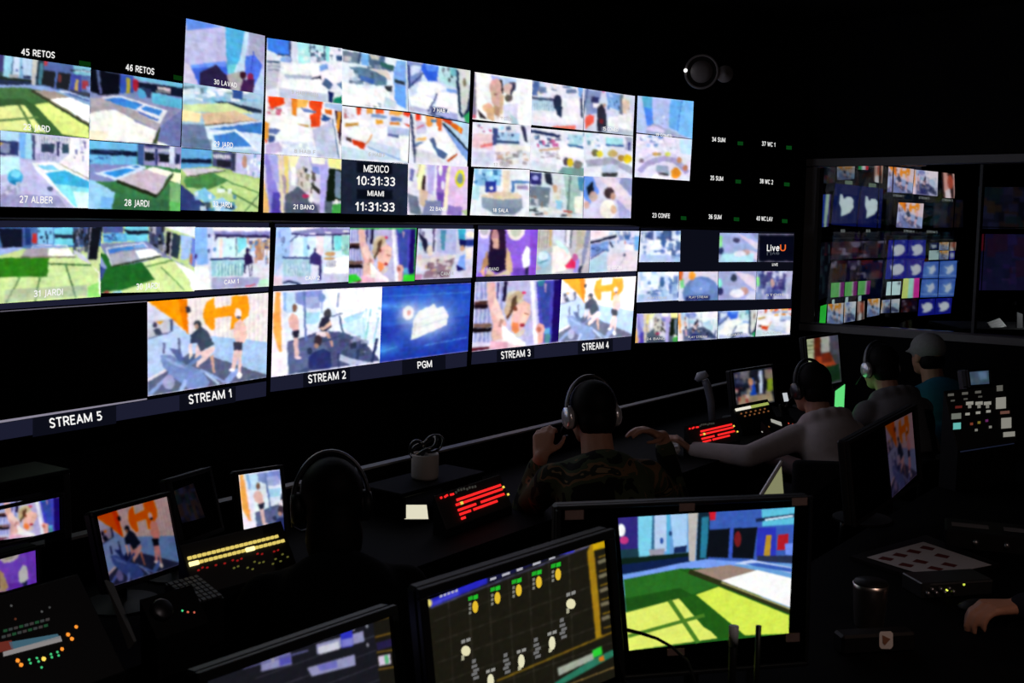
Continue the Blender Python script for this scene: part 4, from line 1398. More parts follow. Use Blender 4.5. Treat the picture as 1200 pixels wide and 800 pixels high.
def picture_colours(name, nx, ny, gain=1.0, sat=1.0, lift=0.0, crop=(0, 0, 1, 1), soft=.75, busy=1.0, tint=(1, 1, 1), gam=1.0):
    SS = 2; rng = np.random.default_rng(sum(map(ord, name))+nx)
    nx2, ny2 = (nx*SS, ny*SS) if crop == (0, 0, 1, 1) else (int(nx*SS/(crop[2]-crop[0])), int(ny*SS/(crop[3]-crop[1])))
    big = np.zeros((ny2, nx2, 3)); bu, bv = np.meshgrid((np.arange(nx2)+.5)/nx2, (np.arange(ny2)+.5)/ny2)
    draw(name, big, bu, bv, rng)
    U, V = np.meshgrid((np.arange(nx*SS)+.5)/(nx*SS), (np.arange(ny*SS)+.5)/(ny*SS))
    U = crop[0]+U*(crop[2]-crop[0]); V = crop[1]+V*(crop[3]-crop[1]); h, w = U.shape
    # hand-held unevenness of the outlines, then mottled tone
    X = U*nx2-.5+busy*(.8*cloud(rng, h, w, 9)+.55*cloud(rng, h, w, 4)); Y = V*ny2-.5+busy*(.8*cloud(rng, h, w, 9)+.55*cloud(rng, h, w, 4))
    full = big[np.clip(Y.round().astype(int), 0, ny2-1), np.clip(X.round().astype(int), 0, nx2-1)]
    amp = busy*(.17-.09*full.mean(2))
    tone = .5*cloud(rng, h, w, 16)+.5*cloud(rng, h, w, 5)+.3*cloud(rng, h, w, 2.5, 14)+.3*cloud(rng, h, w, 16, 2.5)+.35*cloud(rng, h, w, 2.5)-.15
    full = np.clip(full*(1+.9*(amp*tone)[..., None]), 0, 1)
    full = full+busy*.035*np.stack([cloud(rng, h, w, 8) for _ in range(3)], -1)*np.minimum(1, full.mean(2)*3)[..., None]
    a = full.reshape(ny, SS, nx, SS, 3).mean((1, 3))
    a = blur(a, soft)
    g = a @ np.array([.3, .59, .11]); a = g[..., None]+(a-g[..., None])*sat
    a = np.clip(lift+a*(1-lift), 0, 1)
    a = np.where(a <= .04045, a/12.92, ((a+.055)/1.055)**2.4)
    return a**gam*gain*np.array(tint)
# ---------------------------------------------------------------- the room
ROW = Vector((.603, .798, 0)); TOCAM = Vector((.798, -.603, 0)); ORG = Vector((-.57, 4.0, 0))
def desk_pt(s, p, z=0.0):
    """s metres along the front desk, p metres from its rear edge towards the camera"""
    return ORG+ROW*s+TOCAM*p+Vector((0, 0, z))

DISP = [(-1.30552, 3.88321, 0.36844, 1.0273), (-0.60233, 4.89495, 0.36972, 0.89177), (0.22563, 5.8056, 0.37054, 0.77233), (1.215, 6.61, 0.361, 0.5061),
        (-1.28422, 3.82835, -0.35155, 1.00286), (-0.57498, 4.84027, -0.3509, 0.90864), (0.24816, 5.75746, -0.3508, 0.77462), (1.221, 6.549, -0.357, 0.5376)]
WALL = mat('black_wall_paint', (.006, .006, .007), .9, 0, .1, (3, .3))
CEIL = mat('black_ceiling', (.004, .004, .004), .95, 0, .1, (2, .3))
CARPET = mat('dark_carpet', (.010, .010, .012), .95, 0, .1, (120, .5))
FRAMEM = mat('grey_frame_paint', (.20, .20, .205), .5, 0, .4, (20, .1))

bm = bmesh.new(); box(bm, (1.2, 4.2, -.05), (12, 16, .1)); struct('floor', bm, CARPET)
bm = bmesh.new(); box(bm, (1.2, 4.2, 3.05), (12, 16, .1)); struct('ceiling', bm, CEIL)
def wall(name, a, b, z0=0.0, z1=3.0, th=.1, material=WALL):
    a, b = Vector((*a, z0)), Vector((*b, z0)); d = (b-a).normalized(); o = Vector((-d.y, d.x, 0))*th
    bm = bmesh.new(); prism(bm, [a, b, b+o, a+o], (0, 0, z1-z0)); return struct(name, bm, material)
# the display wall, folded along the four columns
line = [(-2.62, 2.45)]
for k in range(4):
    x, y, z, a = DISP[k]; off = .30
    c = Vector((x-math.sin(a)*off, y+math.cos(a)*off, 0)); u = Vector((math.cos(a), math.sin(a), 0))
    if k == 0: line.append(tuple((c-u*.62)[:2]))
    line.append(tuple((c+u*.63)[:2]))
GL0, GL1 = Vector((1.885, 7.08, 0)), Vector((2.92, 6.30, 0))
line.append((GL0.x, GL0.y))
bm = bmesh.new()
pts = [Vector((x, y, 0)) for x, y in line]; back = [p+Vector((-.12, .14, 0)) for p in pts]
for i in range(len(pts)-1): prism(bm, [pts[i], pts[i+1], back[i+1], back[i]], (0, 0, 3.0))
bmesh.ops.remove_doubles(bm, verts=bm.verts, dist=1e-5)
struct('wall_front', bm, WALL)
wall('wall_left', (-2.62, -1.5), (-2.62, 2.45)); wall('wall_back', (4.6, -1.5), (-2.7, -1.5))
wall('wall_right', (4.6, 5.3), (4.6, -1.6))

# glazed partition to the next control room
GD = (GL1-GL0).normalized(); GN = Vector((-GD.y, GD.x, 0))   # GN points into the next room
if GN.y < 0: GN = -GN
def gl(px): # distance along the partition where it is seen at column px
    k = (px-600)/F_PX; k /= math.cos(PITCH)
    return (k*GL0.y-GL0.x)/(GD.x-k*GD.y)
Z0, Z1 = 1.128, 2.152
L = (GL1-GL0).length+1.0
def gbox(name, s0, s1, z0, z1, th, material, parent=None, off=0.0):
    bm = bmesh.new(); a = GL0+GD*s0+GN*(off-th/2); b = GL0+GD*s1+GN*(off-th/2)
    prism(bm, [a+Vector((0, 0, z0)), b+Vector((0, 0, z0)), b+GN*th+Vector((0, 0, z0)), a+GN*th+Vector((0, 0, z0))], (0, 0, z1-z0))
    return struct(name, bm, material, parent)
gbox('wall_partition', -.02, L, 0, Z0-.03, .12, WALL)
o = gbox('wall_over_glass', -.02, L, Z1+.03, 3.0, .12, WALL); o.name = 'wall_upper'
win = bpy.data.objects.new('window_1', None); COL.objects.link(win); win['kind'] = 'structure'
gbox('window_frame', -.02, L, Z1-.022, Z1+.022, .13, FRAMEM, win)
gbox('window_sill', -.02, L, Z0-.03, Z0+.012, .15, FRAMEM, win)
gbox('window_jamb', -.02, .05, Z0+.02, Z1-.03, .12, FRAMEM, win)
gm = gl(1140)
gbox('mullion', gm-.008, gm+.008, Z0+.02, Z1-.03, .06, METAL, win)
GLASS = bpy.data.materials.new('partition_glass'); GLASS.use_nodes = True; nt = GLASS.node_tree; nt.nodes.clear()
go = nt.nodes.new('ShaderNodeOutputMaterial'); gx = nt.nodes.new('ShaderNodeMixShader'); gt = nt.nodes.new('ShaderNodeBsdfTransparent'); gg = nt.nodes.new('ShaderNodeBsdfGlossy'); gf = nt.nodes.new('ShaderNodeFresnel')
gt.inputs[0].default_value = (.8, .83, .85, 1); gg.inputs['Roughness'].default_value = .02; gf.inputs[0].default_value = 1.25
nt.links.new(gf.outputs[0], gx.inputs[0]); nt.links.new(gt.outputs[0], gx.inputs[1]); nt.links.new(gg.outputs[0], gx.inputs[2]); nt.links.new(gx.outputs[0], go.inputs[0])
for a, b in ((.05, gm-.008), (gm+.008, L)): gbox('pane', a, b, Z0+.02, Z1-.03, .01, GLASS, win)
# next room: its own rear wall, plain and dark
wall('wall_far', (1.0, 9.02), (7.0, 11.75)); wall('wall_far_side', (7.0, 11.75), (7.0, 3.8)).name = 'wall_side'

# ---------------------------------------------------------------- the video wall
def display(k, label, name='wall_display', W=1.21, H=.68):
    x, y, z, yaw = DISP[k]; tilt = (2.09, 2.09, 2.09, -1.0, 3.03, 3.03, 3.03, 1.1)[k]
    M = frame((x, y, z+EYE), math.degrees(yaw), tilt); Mb = M @ Matrix.Translation((0, 0, -H/2))
    root = thing(name, label, 'display', Mb, 'displays of the video wall'); bpy.context.view_layer.update()
    bm = bmesh.new(); box(bm, (0, .04, H/2), (W+.012, .07, H+.012), .004); mesh('housing', bm, BEZEL, root)
    bm = bmesh.new(); box(bm, (0, .003, H/2), (W, .006, H)); mesh('screen', bm, PANEL, root)
    bm = bmesh.new(); box(bm, (0, .14, H/2), (.45, .14, .35), .01); mesh('wall_bracket', bm, METAL, root)
    n = -(M.to_3x3() @ Vector((0, 1, 0))); C = M.translation
    return root, C, n

def tile(d, pic, quad=None, **kw):
    root, C, n = d
    return picture('video_tile', pic, quad or photo_quad(pic), C, n, root, **kw)
def cap(d, body, x0, y0, x1, y1, h, material=None, lean=-.02):
    root, C, n = d
    return words('caption', body, [(x0, y0), (x1, y1), (x0-lean*h, y0-h)], C, n, root, material)
def patch(d, name, quad, col, strength=1.0, off=.0008):
    """plain lit area of a screen"""
    root, C, n = d; P = unproject(quad, C, n)+np.array(n)*off
    W = np.array(root.matrix_world.inverted()); co = np.c_[P, np.ones(len(P))] @ W[:3].T
    me = bpy.data.meshes.new(name); me.from_pydata(co.tolist(), [], [tuple(range(len(co)))]); 
    me.materials.append(emissive('glow_%02x%02x%02x_%d' % (*[int(c*255) for c in col], int(strength*1000)), col, strength))
    o = bpy.data.objects.new(name, me); COL.objects.link(o); o.parent = root; return o

NAVY = (.012, .013, .032); NIGHT = (.0035, .004, .009)
dA = display(0, 'upper left wall display with pool and garden camera views')
tile(dA, 'garden', zq(0, 60, 7.618, '-60,24 810,148 788,775 -70,700'), lift=.06, gain=1.2, sat=.72)
for pc in ('retos', 'alber', 'deck', 'lavado', 'poolside', 'lawn'): tile(dA, pc, gain=1.04)
cap(dA, '45 RETOS', 24, 64.5, 63.5, 68.5, 8); cap(dA, '46 RETOS', 146.5, 82.5, 180, 88, 8)
cap(dA, '23 JARD', 26.5, 152, 58, 155, 7.5); cap(dA, '27 ALBER', 22, 237.5, 61, 238.5, 8.5); cap(dA, '28 JARDI', 145, 241, 174, 242.5, 8)
cap(dA, '30 LAVAD', 250, 98.5, 277, 103, 6); cap(dA, '29 JARD', 250, 171.5, 272.5, 173.5, 6.5); cap(dA, '33 JARDI', 249, 242, 271, 243.5, 6.5)
patch(dA, 'tally_light', zq(0, 60, 7.618, '705,82 808,98 808,140 705,125'), (.002, .03, .003))
patch(dA, 'tally_light', zq(90, 40, 8, '905,380 985,395 985,440 905,425'), (.002, .03, .003))
dB = display(1, 'upper wall display with bedroom views and two clocks')
for pc in ('suite', 'bedding', 'twinbeds', 'orange', 'dorm', 'divan', 'bano', 'clock', 'lilac'): tile(dB, pc, gain=1.03)
cap(dB, 'MEXICO', 425.5, 201.8, 455, 202.6, 8.8); cap(dB, '10:31:33', 417, 216.8, 462.5, 218.2, 11)
cap(dB, 'MIAMI', 430, 229.6, 449.3, 230.4, 6.8); cap(dB, '11:31:33', 415.5, 247.2, 462, 248, 11)
cap(dB, '21 BANO', 343, 245, 367.5, 245.8, 6); cap(dB, '9 HAB AGUA', 341, 110, 373, 114, 4.5, CAPTION_SOFT); cap(dB, '8 HAB F', 344, 179, 369, 180.6, 4.5, CAPTION_SOFT)
cap(dB, '6 HAB F', 431, 183, 451, 184.5, 5, CAPTION_SOFT); cap(dB, '7 HAB A', 507, 131, 526, 133, 5); cap(dB, '22 BANO', 503, 246.6, 522, 247.4, 4.8)
dC = display(2, 'upper wall display with kitchen, table and sofa camera views')
for pc in ('makeup', 'bar', 'hall', 'table', 'lounge', 'sofa', 'counter', 'stairs', 'chat'): tile(dC, pc, gain=1.03)
cap(dC, '18 SALA', 577, 248.3, 595, 248.8, 4.5); cap(dC, '15 COMED', 706, 152.8, 724, 154.2, 4.5); cap(dC, '17 SALA', 578, 194.6, 597, 195.5, 4, CAPTION_SOFT)
cap(dC, '11 COCIN', 586, 140.5, 600, 142, 4, CAPTION_SOFT)
dD = display(3, 'upper right wall display, mostly black with one lit column')
tile(dD, 'curtain', gain=1.1); tile(dD, 'round', gain=1.1)
cap(dD, '19 COMED', 768, 159.3, 787, 161.5, 3.6)
for body, x, y, x1, y1 in (('34 SUM', 834, 165.8, 849.5, 166.8), ('37 WC 1', 892.5, 170.8, 908, 172.3), ('35 SUM', 832, 211, 847, 212), ('38 WC 2', 890, 214.7, 905.5, 216.2),
                           ('23 CONFE', 764, 254.8, 784.5, 255.6), ('36 SUM', 830, 256.4, 845, 257), ('40 WC LAV', 886, 258.4, 905, 259.4)): cap(dD, body, x, y, x1, y1, 5.4)
for x, y in ((867.5, 168), (924.5, 173), (865, 212.7), (922, 216), (801, 255.5), (863, 256.8), (919.5, 259)):
    patch(dD, 'tally_light', [(x-3.2, y-2.4), (x+3.2, y-2), (x+3.2, y+2.4), (x-3.2, y+2)], (.002, .045, .006))
dE = display(4, 'lower left wall display with garden views over a black and a gym stream')
patch(dE, 'status_bar', [(-20, 258.2), (315, 261), (315, 267), (-20, 266)], NAVY)
for pc in ('shade', 'decklawn', 'stools'): tile(dE, pc, gain=1.1)
patch(dE, 'status_bar', [(-20, 357), (314.5, 335.6), (314.2, 341), (-20, 364)], NAVY)
tile(dE, 'gym', gain=1.1)
patch(dE, 'frame_line', [(0, 364.2), (172, 352.6), (172, 353.6), (0, 365.4)], (.25, .23, .3), .5)
patch(dE, 'frame_line', [(-20, 495.5), (172, 466.3), (172, 468), (-20, 498.5)], (.25, .23, .3))
patch(dE, 'status_bar', [(-20, 499), (312, 446.5), (311.6, 464), (-20, 519)], NAVY, .9)
patch(dE, 'name_plate', [(38, 490), (136, 474.5), (136, 496), (38, 512)], NIGHT, 1, .0012); patch(dE, 'name_plate', [(210, 463), (276, 452.5), (276, 471), (210, 482)], NIGHT, 1, .0012)
cap(dE, 'STREAM 5', 58, 501.5, 119.5, 492, 11.5, lean=.12); cap(dE, 'STREAM 1', 221, 473.5, 271, 465.5, 11, lean=.1)
cap(dE, '31 JARDI', 39, 348, 73, 345.5, 8); cap(dE, '30 JARDI', 159, 339.5, 186, 338, 7.5); cap(dE, 'CAM 1', 262, 333.2, 279, 331.8, 5.5)
dF = display(5, 'lower wall display with a second gym stream and the blue program logo')
patch(dF, 'status_bar', [(322, 262), (554.5, 263.6), (554.3, 267.5), (321.8, 266.5)], NAVY)
for pc in ('barman', 'tallywoman', 'catwalk'): tile(dF, pc, gain=1.1)
patch(dF, 'status_bar', [(320, 334.5), (551.8, 325.8), (551.5, 330), (319.5, 340.5)], NAVY)
tile(dF, 'stream2', gain=1.15); tile(dF, 'program')
patch(dF, 'status_bar', [(317, 442), (547.3, 412.3), (546.8, 429), (316.6, 459)], NAVY, .9)
patch(dF, 'name_plate', [(355, 437), (410, 430), (410, 447), (355, 454)], NIGHT, 1, .0012); patch(dF, 'name_plate', [(471, 422), (522, 415.5), (522, 432.5), (471, 439)], NIGHT, 1, .0012)
cap(dF, 'STREAM 2', 361, 449, 405, 443.3, 10, lean=.08); cap(dF, 'PGM', 489, 432, 506, 430, 8.5, lean=.06)
cap(dF, 'CAM 2', 357, 328.2, 374, 327.6, 5); cap(dF, 'CAM 4', 516, 322.8, 531, 322.3, 4.5, CAPTION_SOFT)
dG = display(6, 'lower wall display with a laughing woman stream beside a gym stream')
patch(dG, 'status_bar', [(560, 264), (748.8, 265.6), (748.6, 269.5), (559.8, 268.5)], NAVY)
for pc in ('hairwoman', 'vanity', 'kitchen'): tile(dG, pc, gain=1.1)
patch(dG, 'status_bar', [(558, 325), (745.3, 317.6), (745, 323), (557.5, 330.5)], NAVY)
tile(dG, 'woman', gain=1.15)
tile(dG, 'gym', zq(645, 315, 7.618, '100,95 762,65 722,600 68,655'), gain=1.5, lift=.06, sat=.85)
patch(dG, 'status_bar', [(553, 412.5), (740, 393.6), (739, 409.5), (552, 427)], NAVY, .9)
patch(dG, 'name_plate', [(582, 410.5), (626, 406), (626, 419.5), (582, 424)], NIGHT, 1, .0012); patch(dG, 'name_plate', [(677, 400.8), (718, 396.5), (718, 411), (677, 415)], NIGHT, 1, .0012)
cap(dG, 'STREAM 3', 587, 420.5, 621.5, 417.2, 8.8, lean=.06); cap(dG, 'STREAM 4', 682, 410.8, 713, 408, 8.6, lean=.06)
cap(dG, '24 BANO', 566, 317.5, 584, 316.8, 4, CAPTION_SOFT); cap(dG, '12 COCIN', 711, 315.6, 728, 315, 4.2)
dH = display(7, 'lower right wall display with a grid of small camera views')
patch(dH, 'screen_glow', [(751, 267), (931, 272.5), (926, 394), (743.5, 403)], NIGHT, 1, .0006)
tile(dH, 'gymfloor', gain=1.1); tile(dH, 'chatwide'); tile(dH, 'liveu')
tile(dH, 'gymfloor', zq(740, 310, 6, '45,52 332,50 330,250 35,265'), gain=1.1); tile(dH, 'dome', gain=1.05)
tile(dH, 'chatnear', gain=1.05); tile(dH, 'store')
tile(dH, 'bano', zq(740, 310, 6, '38,345 325,340 322,540 25,550')); tile(dH, 'stream2', zq(740, 310, 6, '328,340 605,328 600,522 325,538'))
tile(dH, 'twinbeds', zq(740, 310, 6, '608,328 885,318 865,505 605,520')); tile(dH, 'dorm', zq(740, 310, 6, '888,318 1122,308 1112,490 870,505'))
LU_R = emissive('caption_orange', (1, .16, .03), .9)
cap(dH, 'Live', 898.3, 294.2, 913, 294.2, 8); cap(dH, 'U', 913.5, 294.2, 920.5, 294.2, 8, LU_R); cap(dH, 'LIVE', 904.5, 311.5, 911, 311.4, 3.2)
LU_D = emissive('caption_dim', (.6, .7, .9), .12)
cap(dH, 'Live', 898.3, 295.2, 913, 295.2, -4, LU_D)
for x, y, t in ((758.5, 350.6, 'PLAY STREAM'), (807, 349.6, 'PLAY STREAM'), (897, 347, 'STORE'), (757, 398.4, '24 BANO'), (806, 396.2, 'PLAY STREAM'), (852, 393.6, 'CUARTO'), (893, 391.5, 'SALON')):
    cap(dH, t, x, y, x+22, y-.6, 2.8, CAPTION_SOFT)
# ---------------------------------------------------------------- next control room, seen through the glass
def flat_display(name, label, cat, C, yaw, tilt, W, H, roll=0.0, depth=.05, bezel=.012, group=None, material=BEZEL):
    M = frame(C, yaw, tilt, roll); root = thing(name, label, cat, M @ Matrix.Translation((0, 0, -H/2-bezel)), group); bpy.context.view_layer.update()
    z = H/2+bezel; bm = bmesh.new(); w, h = W+2*bezel, H+2*bezel
    # frame: four bars round a recessed screen, and a back shell
    for c, s in (((0, -.004, z+H/2+bezel/2), (w, .012, bezel)), ((0, -.004, z-H/2-bezel/2), (w, .012, bezel)), ((-W/2-bezel/2, -.004, z), (bezel, .012, H)), ((W/2+bezel/2, -.004, z), (bezel, .012, H))):
        box(bm, c, s, .0015)
    mesh('bezel', bm, material, root)
    bm = bmesh.new(); box(bm, (0, .002+depth/2, z), (w, depth, h), .006); mesh('housing', bm, material, root)
    bm = bmesh.new(); box(bm, (0, 0, z), (W, .004, H)); mesh('screen', bm, PANEL, root)
    return root, M @ Vector((0, -.002, 0)), -(M.to_3x3() @ Vector((0, 1, 0)))

def mount(d, H, bezel, ztop, shift=0.0, base=True):
    """post and foot carrying a monitor, straight down to the worktop"""
    root = d[0]; Mi = root.matrix_world.inverted(); back = root.matrix_world @ Vector((shift, .075, H*.45+bezel))
    bm = bmesh.new(); a = Mi @ back; b = Mi @ Vector((back.x, back.y, ztop+.012))
    tube(bm, [a, b], .016, 10); box(bm, tuple(a+Vector((0, -.025, .0))), (.09, .05, .09), .006); mesh('stand_post', bm, METAL, root)
    if base:
        bm = bmesh.new(); lathe(bm, [(0, 0), (.10, 0), (.10, .006), (.03, .012), (0, .012)], 24); M = Mi @ Matrix.Translation((back.x, back.y, ztop))
        for v in bm.verts: v.co = M @ v.co
        mesh('stand_foot', bm, BLACK, root)

def picts(d, items, name='video_tile', **kw):
    for pic, q in items: picture(name, pic, q, d[1], d[2], d[0], **kw)

def far_disp(label, px, py, W, H, yaw, d=9.6): return flat_display('far_display', label, 'display', at(px, py, d), yaw, 0, W, H, depth=.06, bezel=.008, group='displays in the next control room')
Z1_ = lambda t: zq(940, 180, 6.316, t); Z2_ = lambda t: zq(940, 270, 6.316, t)
K = dict(busy=.5, soft=.6)
fA = far_disp('far display behind the glass, upper left, with two white emblems on navy', 993, 230, .71, .62, 27)
picts(fA, [('greyrow', Z1_('85,95 250,92 245,215 80,225')), ('stripes', Z1_('62,305 215,300 195,540 45,550'))], gain=.5, **K)
picts(fA, [('gym', Z1_('258,90 390,85 385,190 258,195'))], gain=.25, **K); picts(fA, [('flags', Z1_('415,80 490,82 488,120 415,118')), ('armpiece', Z1_('530,75 600,70 592,220 525,208'))], gain=.6, **K)
picts(fA, [('ident', Z1_('245,220 430,240 400,540 215,525')), ('ident', Z1_('437,240 600,258 580,550 408,540'))], gain=.7, **K)
FARC = emissive('far_caption', (.8, .85, .8), .3)
for x, y in ((300, 582), (487, 582)): words('caption', '00', Z1_('%d,%d %d,%d %d,%d' % (x-16, y, x+16, y, x-16, y-22)), fA[1], fA[2], fA[0], FARC)
for x, y in ((345, 218), (520, 238)): patch((fA[0], fA[1], fA[2]), 'name_plate', Z1_('%d,%d %d,%d %d,%d %d,%d' % (x-28, y-20, x+28, y-16, x+28, y+12, x-28, y+8)), (.30, .42, .30), .35)
fB = far_disp('far display behind the glass, upper right, with four gym and weightlifter pictures', 1082, 235, .66, .60, 20)
picts(fB, [('gym', Z1_('640,95 828,115 815,295 628,285')), ('stream2', Z1_('832,118 1005,135 1000,315 818,298')), ('armpiece', Z1_('1030,138 1125,150 1130,330 1040,325')), ('gym', Z1_('712,360 900,370 885,555 695,545'))], gain=1.0, tint=(1, .8, .85), **K)
picts(fB, [('dimwall', Z1_('970,345 1190,340 1190,545 970,550'))], gain=.5, **K)
for t, x, y in (('STREAM 1', 672, 318), ('STREAM 2', 862, 335), ('STREAM 3', 1035, 350), ('STREAM 4', 750, 580), ('STREAM 5', 922, 585)): words('caption', t, Z1_('%d,%d %d,%d %d,%d' % (x, y, x+78, y+5, x, y-18)), fB[1], fB[2], fB[0], FARC)
fC = far_disp('far display behind the glass, lower left, with dark rows and green magenta bars', 996, 333, .74, .78, 27)
picts(fC, [('mixrow', Z2_('210,85 620,75 618,200 205,215')), ('mixrow', Z2_('215,225 600,215 598,355 210,370')), ('greyrow', Z2_('90,90 205,85 205,480 80,540')), ('gym', Z2_('55,435 110,430 108,560 50,580'))], gain=.55, **K)
picts(fC, [('bars', Z2_('215,388 312,382 306,488 210,496')), ('bars', Z2_('318,382 408,376 402,480 312,488')), ('bars', Z2_('415,376 508,370 498,470 410,478'))], gain=.5, **K)
picts(fC, [('gym', Z2_('190,545 306,535 300,688 182,705')), ('stream2', Z2_('312,532 398,525 390,668 308,682')), ('armpiece', Z2_('405,525 462,520 458,655 402,668')), ('gym', Z2_('485,508 575,502 570,625 478,642'))], gain=.6, **K)
picts(fC, [('greenbar', Z2_('135,560 182,545 170,700 125,712'))], gain=.8, **K); picts(fC, [('greyrow', Z2_('55,620 128,590 112,705 48,712'))], gain=.8, **K); picts(fC, [('whitecard', Z2_('68,345 92,330 88,410 62,415')), ('whitecard', Z2_('222,512 240,508 238,540 220,545')), ('whitecard', Z2_('320,495 342,490 338,530 318,535')), ('whitecard', Z2_('415,485 438,480 436,520 414,525'))], gain=.5, **K)
fD = far_disp('far display behind the glass, lower right, with rows of white emblems on blue', 1083, 326, .68, .66, 20)
picts(fD, [('identblue', Z2_(q)) for q in ('640,72 785,68 780,212 628,216', '787,68 915,66 910,210 782,212', '628,218 780,214 776,355 612,360', '782,214 905,212 890,352 778,355', '865,510 985,502 978,622 855,632', '990,502 1110,498 1098,612 980,622')], gain=.55, **K)
picts(fD, [('identglow', Z2_(q)) for q in ('900,232 1012,228 1005,352 890,356', '1020,226 1155,222 1140,352 1010,354', '885,362 1005,358 1000,492 872,496', '1012,358 1135,355 1120,488 1005,492')], gain=.6, **K)
picts(fD, [('ident', Z2_('940,92 1010,90 1005,140 938,142')), ('gym', Z2_('1015,88 1085,86 1082,145 1012,147')), ('armpiece', Z2_('1090,86 1140,85 1136,150 1086,150')), ('whitecard', Z2_('940,148 1012,146 1008,215 935,218')), ('gym', Z2_('1015,150 1085,148 1080,215 1012,216')), ('identblue', Z2_('1090,150 1130,150 1126,215 1086,216'))], gain=.45, **K)
picts(fD, [('whitecard', Z2_('628,380 732,375 722,475 618,480')), ('testcard', Z2_('750,355 868,350 862,495 735,502'))], gain=.75, **K)
picts(fD, [('stream2', Z2_('590,515 722,505 715,605 580,612')), ('mixrow', Z2_('735,510 855,505 850,600 728,606'))], gain=.5, **K)
fE = flat_display('far_display', 'dim far display seen through the right pane, above the violet one', 'display', at(1185, 242, 10.1), 24, 0, .70, .37, depth=.06, bezel=.008, group='displays in the next control room')
picts(fE, [('dimwall', [(1146, 219), (1228, 219), (1228, 268), (1146, 268)])], gain=.6, **K)
fF = flat_display('far_display', 'dim violet far display seen through the right pane', 'display', at(1185, 308, 10.1), 24, 0, .70, .52, depth=.06, bezel=.008, group='displays in the next control room')
picts(fF, [('dimpurple', [(1144, 274), (1228, 274), (1228, 340), (1144, 340)])], gain=.6, **K)
# a desk in the next room with a keyboard and papers lit by an added, unseen lamp
fd = thing('far_desk', 'dark desk of the next control room, behind the right pane', 'desk', at(1190, 395, 8.6)-Vector((0, 0, .72)))
bpy.context.view_layer.update()
zt = fd.matrix_world.translation.z
bm = bmesh.new(); box(bm, (.2, 0, 1.0), (1.5, .7, .03), .004); mesh('worktop', bm, LAMIN, fd)
for sx in (-.5, .9):
    bm = bmesh.new(); box(bm, (sx, 0, .4925), (.05, .6, .985), .004); mesh('leg_panel', bm, LAMIN, fd)
fd.location.z = 0
PALE = mat('pale_keys', (.6, .6, .62), .5, 0, .4, (90, .1))
zd = 1.02
def on_far(px, py): # point on the far desk
    D = (at(px, py, 1)-EYEV); return EYEV+D*((zd-EYE)/D.z)
kb = thing('keyboard', 'pale keyboard propped up and lit on the far desk behind the right pane', 'keyboard', frame(tuple(at(1168, 380, 8.42)), 24, -42, 14)); bpy.context.view_layer.update()
bm = bmesh.new(); box(bm, (0, .008, 0), (.17, .012, .085), .003); mesh('case', bm, PALE, kb)
bm = bmesh.new()
for i in range(12):
    for j in range(4): box(bm, (-.073+i*.0133, 0, -.030+j*.020), (.011, .006, .016))
o = mesh('keys', bm, PALE, kb); o['kind'] = 'stuff'
pp = thing('paper_stand', 'white papers on a small stand beside the keyboard on the far desk', 'paper', frame(tuple(at(1195, 379, 8.40)), 24, -20, -18)); bpy.context.view_layer.update()
bm = bmesh.new(); box(bm, (0, 0, 0), (.055, .002, .17)); mesh('sheet', bm, PALE, pp)
bm = bmesh.new(); box(bm, (0, .006, -.01), (.06, .006, .17), .001); mesh('stand', bm, BLACK, pp)
lamp = thing('added_far_lamp', 'small black lamp added out of view to light the far desk', 'lamp', Vector((fd.location.x+.55, fd.location.y+.1, 1.015)))  # unseen lamp, added to brighten the keyboard and papers
bm = bmesh.new(); lathe(bm, [(0, 0), (.07, 0), (.07, .012), (0, .015)], 20); mesh('base', bm, METAL, lamp)
bm = bmesh.new(); tube(bm, [(0, 0, .01), (0, 0, .25), (-.05, -.02, .36), (-.18, -.05, .40)], .008, 8); mesh('arm', bm, METAL, lamp)
bm = bmesh.new(); lathe(bm, [(.02, .05), (.025, .05), (.055, -.02), (.052, -.02), (.02, .045)], 20, Matrix.Translation((-.2, -.055, .38))); mesh('shade', bm, METAL, lamp)
sp = bpy.data.lights.new('lamp_light', 'SPOT'); sp.energy = 9.0; sp.spot_size = 1.9; sp.shadow_soft_size = .02; sp.color = (1, .97, .93)
so = bpy.data.objects.new('lamp_light', sp); COL.objects.link(so); so.parent = lamp; so.location = (-.2, -.055, .37); so.rotation_euler = (0, .25, 0)

# ---------------------------------------------------------------- front desk under the video wall
def slab(bm, s0, s1, p0, p1, z0, z1):
    a = [desk_pt(s0, p0, z0), desk_pt(s1, p0, z0), desk_pt(s1, p1, z0), desk_pt(s0, p1, z0)]; prism(bm, a, (0, 0, z1-z0)); return bm
fdesk = thing('front_desk', 'long black desk under the video wall with a pale rear rail edge', 'desk', Vector((0, 0, 0)))
mesh('worktop', slab(bmesh.new(), -2.0, 3.12, .03, .69, .685, .72), LAMIN, fdesk)
mesh('rear_rail', slab(bmesh.new(), -2.0, 3.12, 0, .03, .60, .842), LAMIN, fdesk)
mesh('rail_edge', slab(bmesh.new(), -2.0, 3.12, -.004, .034, .842, .850), EDGE, fdesk)
for s in (-1.9, -.6, .7, 2.0, 3.05): mesh('leg_panel', slab(bmesh.new(), s, s+.04, .06, .62, 0, .685), LAMIN, fdesk)
sdesk = thing('second_desk', 'long black desk of the second row carrying the near monitors', 'desk', Vector((0, 0, 0)))
mesh('worktop', slab(bmesh.new(), -2.6, 2.3, 1.62, 2.42, .705, .74), LAMIN, sdesk)
for s in (-2.4, -1.0, .5, 2.2): mesh('leg_panel', slab(bmesh.new(), s, s+.04, 1.70, 2.3, 0, .705), LAMIN, sdesk)

